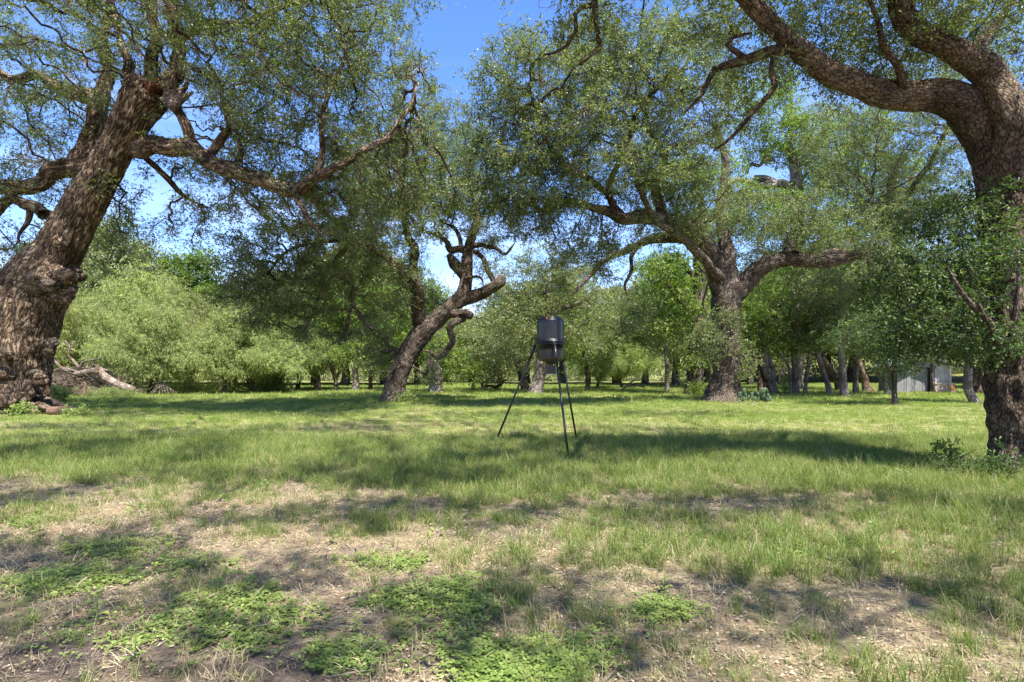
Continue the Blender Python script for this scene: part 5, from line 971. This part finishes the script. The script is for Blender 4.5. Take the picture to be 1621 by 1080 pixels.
ws = [(152, 985, 1.1, 'broad leaved weed on tan litter, left of the large clover patch'), (213, 1055, .9, 'weed sprouting from dark soil near the bottom left'), (528, 860, .8, 'single pale weed alone on dappled litter left of centre'), (375, 1018, .7, 'weed at the lower edge of the large clover patch'),
      (400, 1040, .8, 'weed on black soil right of the bottom left corner'), (565, 1000, .7, 'small weed between the two central clover patches'), (1035, 1005, .9, 'weed in the pale litter right of the bottom clover patch'), (62, 850, 1, 'weed beside the small left clover patch'), (1052, 935, .9, 'dark weed among grass tufts near the centre right'), (588, 1068, .8, 'weed touching the bottom edge left of the clover patch')]
for i, (px, py, s, lab) in enumerate(ws):
    Y = CAMH * F / (py - HY); x = (px - CX) / F * Y; z = float(hgt(x, Y))
    o = wp if i == 0 else copy_tree(wp, (0, 0, 0))
    o.location = (x, Y, z); o.scale = (s,) * 3; o.rotation_euler = (0, 0, i * 1.7); o['label'] = lab

# ------------------------------------------------------------------ grass, litter and ground cover (nobody could count them)
def zfine(x, y): return hgt(x, y) + (fbm(x * 4, y * 4, 8, 3) - .5) * .035 * np.clip(1 - (y - 9) / 6, 0, 1)
def wedge(n, y0, y1, m_=1.0):
    y = np.sqrt(rng.uniform(y0 * y0, y1 * y1, n)); x = rng.uniform(-1, 1, n) * (.93 * y + m_); return x, y
def lay(name, label, x, y, g, scl, tilt, dz=0, kind='stuff', scales=None):
    o = scatter(name, np.c_[x, y, zfine(x, y) + dz], G[g], None, scl, tilt, scales); tag(o, label, kind='stuff'); return o
x, y = wedge(34000, 1.9, 12.5); c = cover(x, y); cl_ = fbm(x * 3.2, y * 3.2, 50, 3)
k = rng.random(len(x)) < np.clip(c * 1.7 + (cl_ - .5) * 2.2, .05, 1) * np.clip(1.6 - y / 12.5, .25, 1); x, y = x[k], y[k]
lay('grass', 'green and straw coloured grass tufts in the foreground', x, y, 'grass_fg', None, .25, scales=rng.uniform(.5, 1.2, len(x)) * np.clip(.7 + cover(x, y) * .6, .5, 1.25))
x, y = wedge(22000, 1.9, 16); k = rng.random(len(x)) < np.clip(1.0 - cover(x, y) * .65, .2, 1) * .8; x, y = x[k], y[k]
lay('dry_grass', 'dry straw grass matted over the foreground soil', x, y, 'straw', (.5, 1.2), .5)
x, y = wedge(34000, 5.0, 30); k = rng.random(len(x)) < np.clip(cover(x, y) * 1.15, .0, 1) * np.clip((y - 5) / 6, .05, 1); x, y = x[k], y[k]
lay('grass', 'sunlit green meadow grass in the middle distance', x, y, 'grass', None, .2, scales=rng.uniform(.5, 1.0, len(x)) * (.6 + .6 * fbm(x * .5, y * .5, 61, 3)))
x, y = wedge(22000, 27, 75, 3); k = rng.random(len(x)) < np.clip(cover(x, y) * 1.2, .3, 1); x, y = x[k], y[k]
lay('grass', 'far meadow grass under the background trees', x, y, 'grass_far', (.6, 1.1), .15)
x, y = wedge(15000, 1.9, 11); k = rng.random(len(x)) < np.clip((fbm(x * 2.2, y * 2.2, 99, 3) - .25) * 2.6, .15, 1) * np.clip(1.1 - cover(x, y), .2, 1) * np.clip(1.1 - soilmask(x, y) * .9, .1, 1); x, y = x[k], y[k]
lay('leaf_litter', 'tan dead leaves littering the bare foreground soil', x, y, 'litter', (.5, 1.1), .06, .002)
xs_, ys_ = [], []
for (px, py, rx, ry, n) in ((365, 975, 105, 48, 620), (120, 915, 90, 28, 420), (200, 868, 90, 16, 300), (50, 825, 45, 14, 160), (690, 945, 90, 26, 360), (820, 1052, 100, 42, 520), (560, 1035, 60, 30, 130), (700, 1000, 40, 20, 70), (290, 895, 60, 16, 120), (620, 885, 60, 14, 120), (1050, 960, 45, 14, 90),
                            (440, 735, 300, 20, 160), (1000, 760, 400, 25, 160), (300, 1000, 250, 70, 90), (930, 1030, 40, 30, 60), (1240, 870, 60, 18, 120), (100, 690, 120, 15, 60)):
    n = int(n * .5); a = rng.uniform(0, 6.28, n); r_ = rng.random(n) ** .62 * (1 + .3 * np.sin(a * 3 + px) + .15 * np.sin(a * 7 + py)) ; qx = px + np.cos(a) * r_ * rx; qy = np.minimum(py + np.sin(a) * r_ * ry, 1160)
    Yq = CAMH * F / (qy - HY); xs_.append((qx - CX) / F * Yq); ys_.append(Yq)
x = np.concatenate(xs_); y = np.concatenate(ys_)
k = rng.random(len(x)) < np.clip((fbm(x * 5, y * 5, 88, 3) - .3) * 3.2, .06, 1); x, y = x[k], y[k]
lay('ground_cover', 'bright green clover like ground cover in patches on the foreground litter', x, y, 'clover', (.8, 1.4), .15)
x, y = wedge(900, 4, 26); k = fbm(x * .6, y * .6, 71, 3) > .52; lay('meadow_weeds', 'small bright green weeds mixed into the meadow grass', x[k], y[k], 'weed', (.45, .9), .3, .05)

n = 8000; x = rng.uniform(-1, 1, n) * 105; y = 92 + rng.normal(size=n) * 3 + 3 * np.sin(x * .13); zz = hgt(x, y) + rng.random(n) ** 1.2 * (5.5 + 3.5 * fbm(x * .15, x * 0, 77, 3))
tag(scatter('far_undergrowth', np.c_[x, y, zz], G['oak_grey'], None, (2.4, 3.8), .8), 'dark green undergrowth closing the far edge of the meadow', kind='stuff')

top = at(243, 140, 19.0); par_o = [o for o in bpy.data.objects if o.name.startswith('live_oak') and 'burled' in o.get('label', '')][0]
for k, (px, py, qx, qy, r0, dy) in enumerate([(205, 165, 199, 122, 9, .1), (215, 150, 222, 112, 8, -.2), (235, 160, 240, 120, 9, -.5), (262, 165, 292, 138, 12, -.6), (268, 172, 306, 146, 10, -.7), (255, 150, 268, 118, 8, -.3), (275, 160, 300, 128, 7, 0), (228, 150, 232, 96, 6, .2), (202, 150, 192, 128, 7, -.4)]):
    P, Rr = spline([(at(px, py, 19 + dy), r0 / F * 19), (at((px + qx) / 2 + rng.normal() * 2, (py + qy) / 2, 19 + dy), r0 * .7 / F * 19), (at(qx, qy, 19 + dy), r0 * .15 / F * 19)], .05)
    add_thick('splintered_wood', P, Rr, 12, k, M['dead'] if k in (3, 4, 0) else M['bark_old'], par_o, relief=.05, lump=.3)
P, Rr = spline([(at(240, 158, 18.7), .2), (at(246, 140, 18.55), .27), (at(252, 128, 18.6), .1)], .05)
add_thick('hollow_heartwood', P, Rr, 16, 3, M['rot'], par_o, relief=.06, lump=.4)

def burl(px, py, Y, rx, ry, seed, m='bark_old', depth=.6):
    rx *= 1.15; ry *= 1.15; c = at(px, py, Y - .12); n = 26; prof = [(math.sin(math.pi * j / 18), -math.cos(math.pi * j / 18)) for j in range(19)]
    v, f = lathe(prof, n); sc_ = np.array([rx / F * Y, rx / F * Y * depth, ry / F * Y]); big = max(sc_)
    p = v * sc_; q = p / big + seed
    k = 1 + .42 * n3(q, 1.3, seed) + .3 * (1 - 2 * np.abs(n3(q, 2.6, seed + 4))) + .14 * n3(q, 7.0, seed + 2)
    v2 = p * k[:, None] + c
    return mesh('burl', v2, f, M[m], par_o, True, {'bark': ('FLOAT_VECTOR', p * np.array([1, 1, 2.5]) + seed)})
bi = 0
for (px, py, Y, rx, ry, dp, ns) in [(94, 388, 19.35, 16, 9, .5, 4), (74, 438, 19.3, 32, 13, .5, 11), (26, 456, 19.5, 34, 20, .6, 11), (100, 455, 19.6, 16, 22, .6, 7), (120, 430, 19.9, 7, 14, .7, 3), (50, 517, 19.05, 7, 6, .6, 2), (12, 562, 19.1, 11, 9, .6, 3),
        (76, 545, 19.6, 6, 14, .7, 3), (58, 598, 19.4, 11, 16, .6, 5), (15, 630, 19.35, 44, 18, .4, 9), (48, 645, 19.4, 20, 7, .4, 4), (2, 596, 19.3, 22, 12, .5, 3), (163, 312, 19.6, 4, 11, .7, 2), (118, 300, 19.95, 9, 18, .7, 5), (46, 412, 20.0, 9, 20, .7, 5), (108, 352, 19.35, 10, 6, .5, 3)]:
    for k in range(ns):
        a = rng.uniform(0, 6.28); q_ = math.sqrt(rng.random()) if k else 0; f_ = rng.uniform(.3, .52) if ns > 4 else rng.uniform(.5, .8)
        w_ = min(rx, ry) * .6 + max(rx, ry) * .4
        bi += 1; burl(px + math.cos(a) * q_ * rx, py + math.sin(a) * q_ * ry, Y + rng.uniform(-.06, .1), w_ * f_ * rng.uniform(.9, 1.4), w_ * f_ * rng.uniform(.7, 1.1), bi, 'bark_old' if rng.random() < .8 else 'bark_oak', .65)

x, y = wedge(1300, 1.9, 12); lay('fallen_twigs', 'thin grey twigs fallen on the foreground ground', x, y, 'twigs', (.5, 1.2), .06, .006)
x, y = wedge(2600, 4, 30); k = fbm(x * .45, y * .45, 123, 3) > .47; lay('seed_stalks', 'pale dry seed stalks standing above the meadow grass', x[k], y[k], 'stalks', (.5, 1.05), .15)
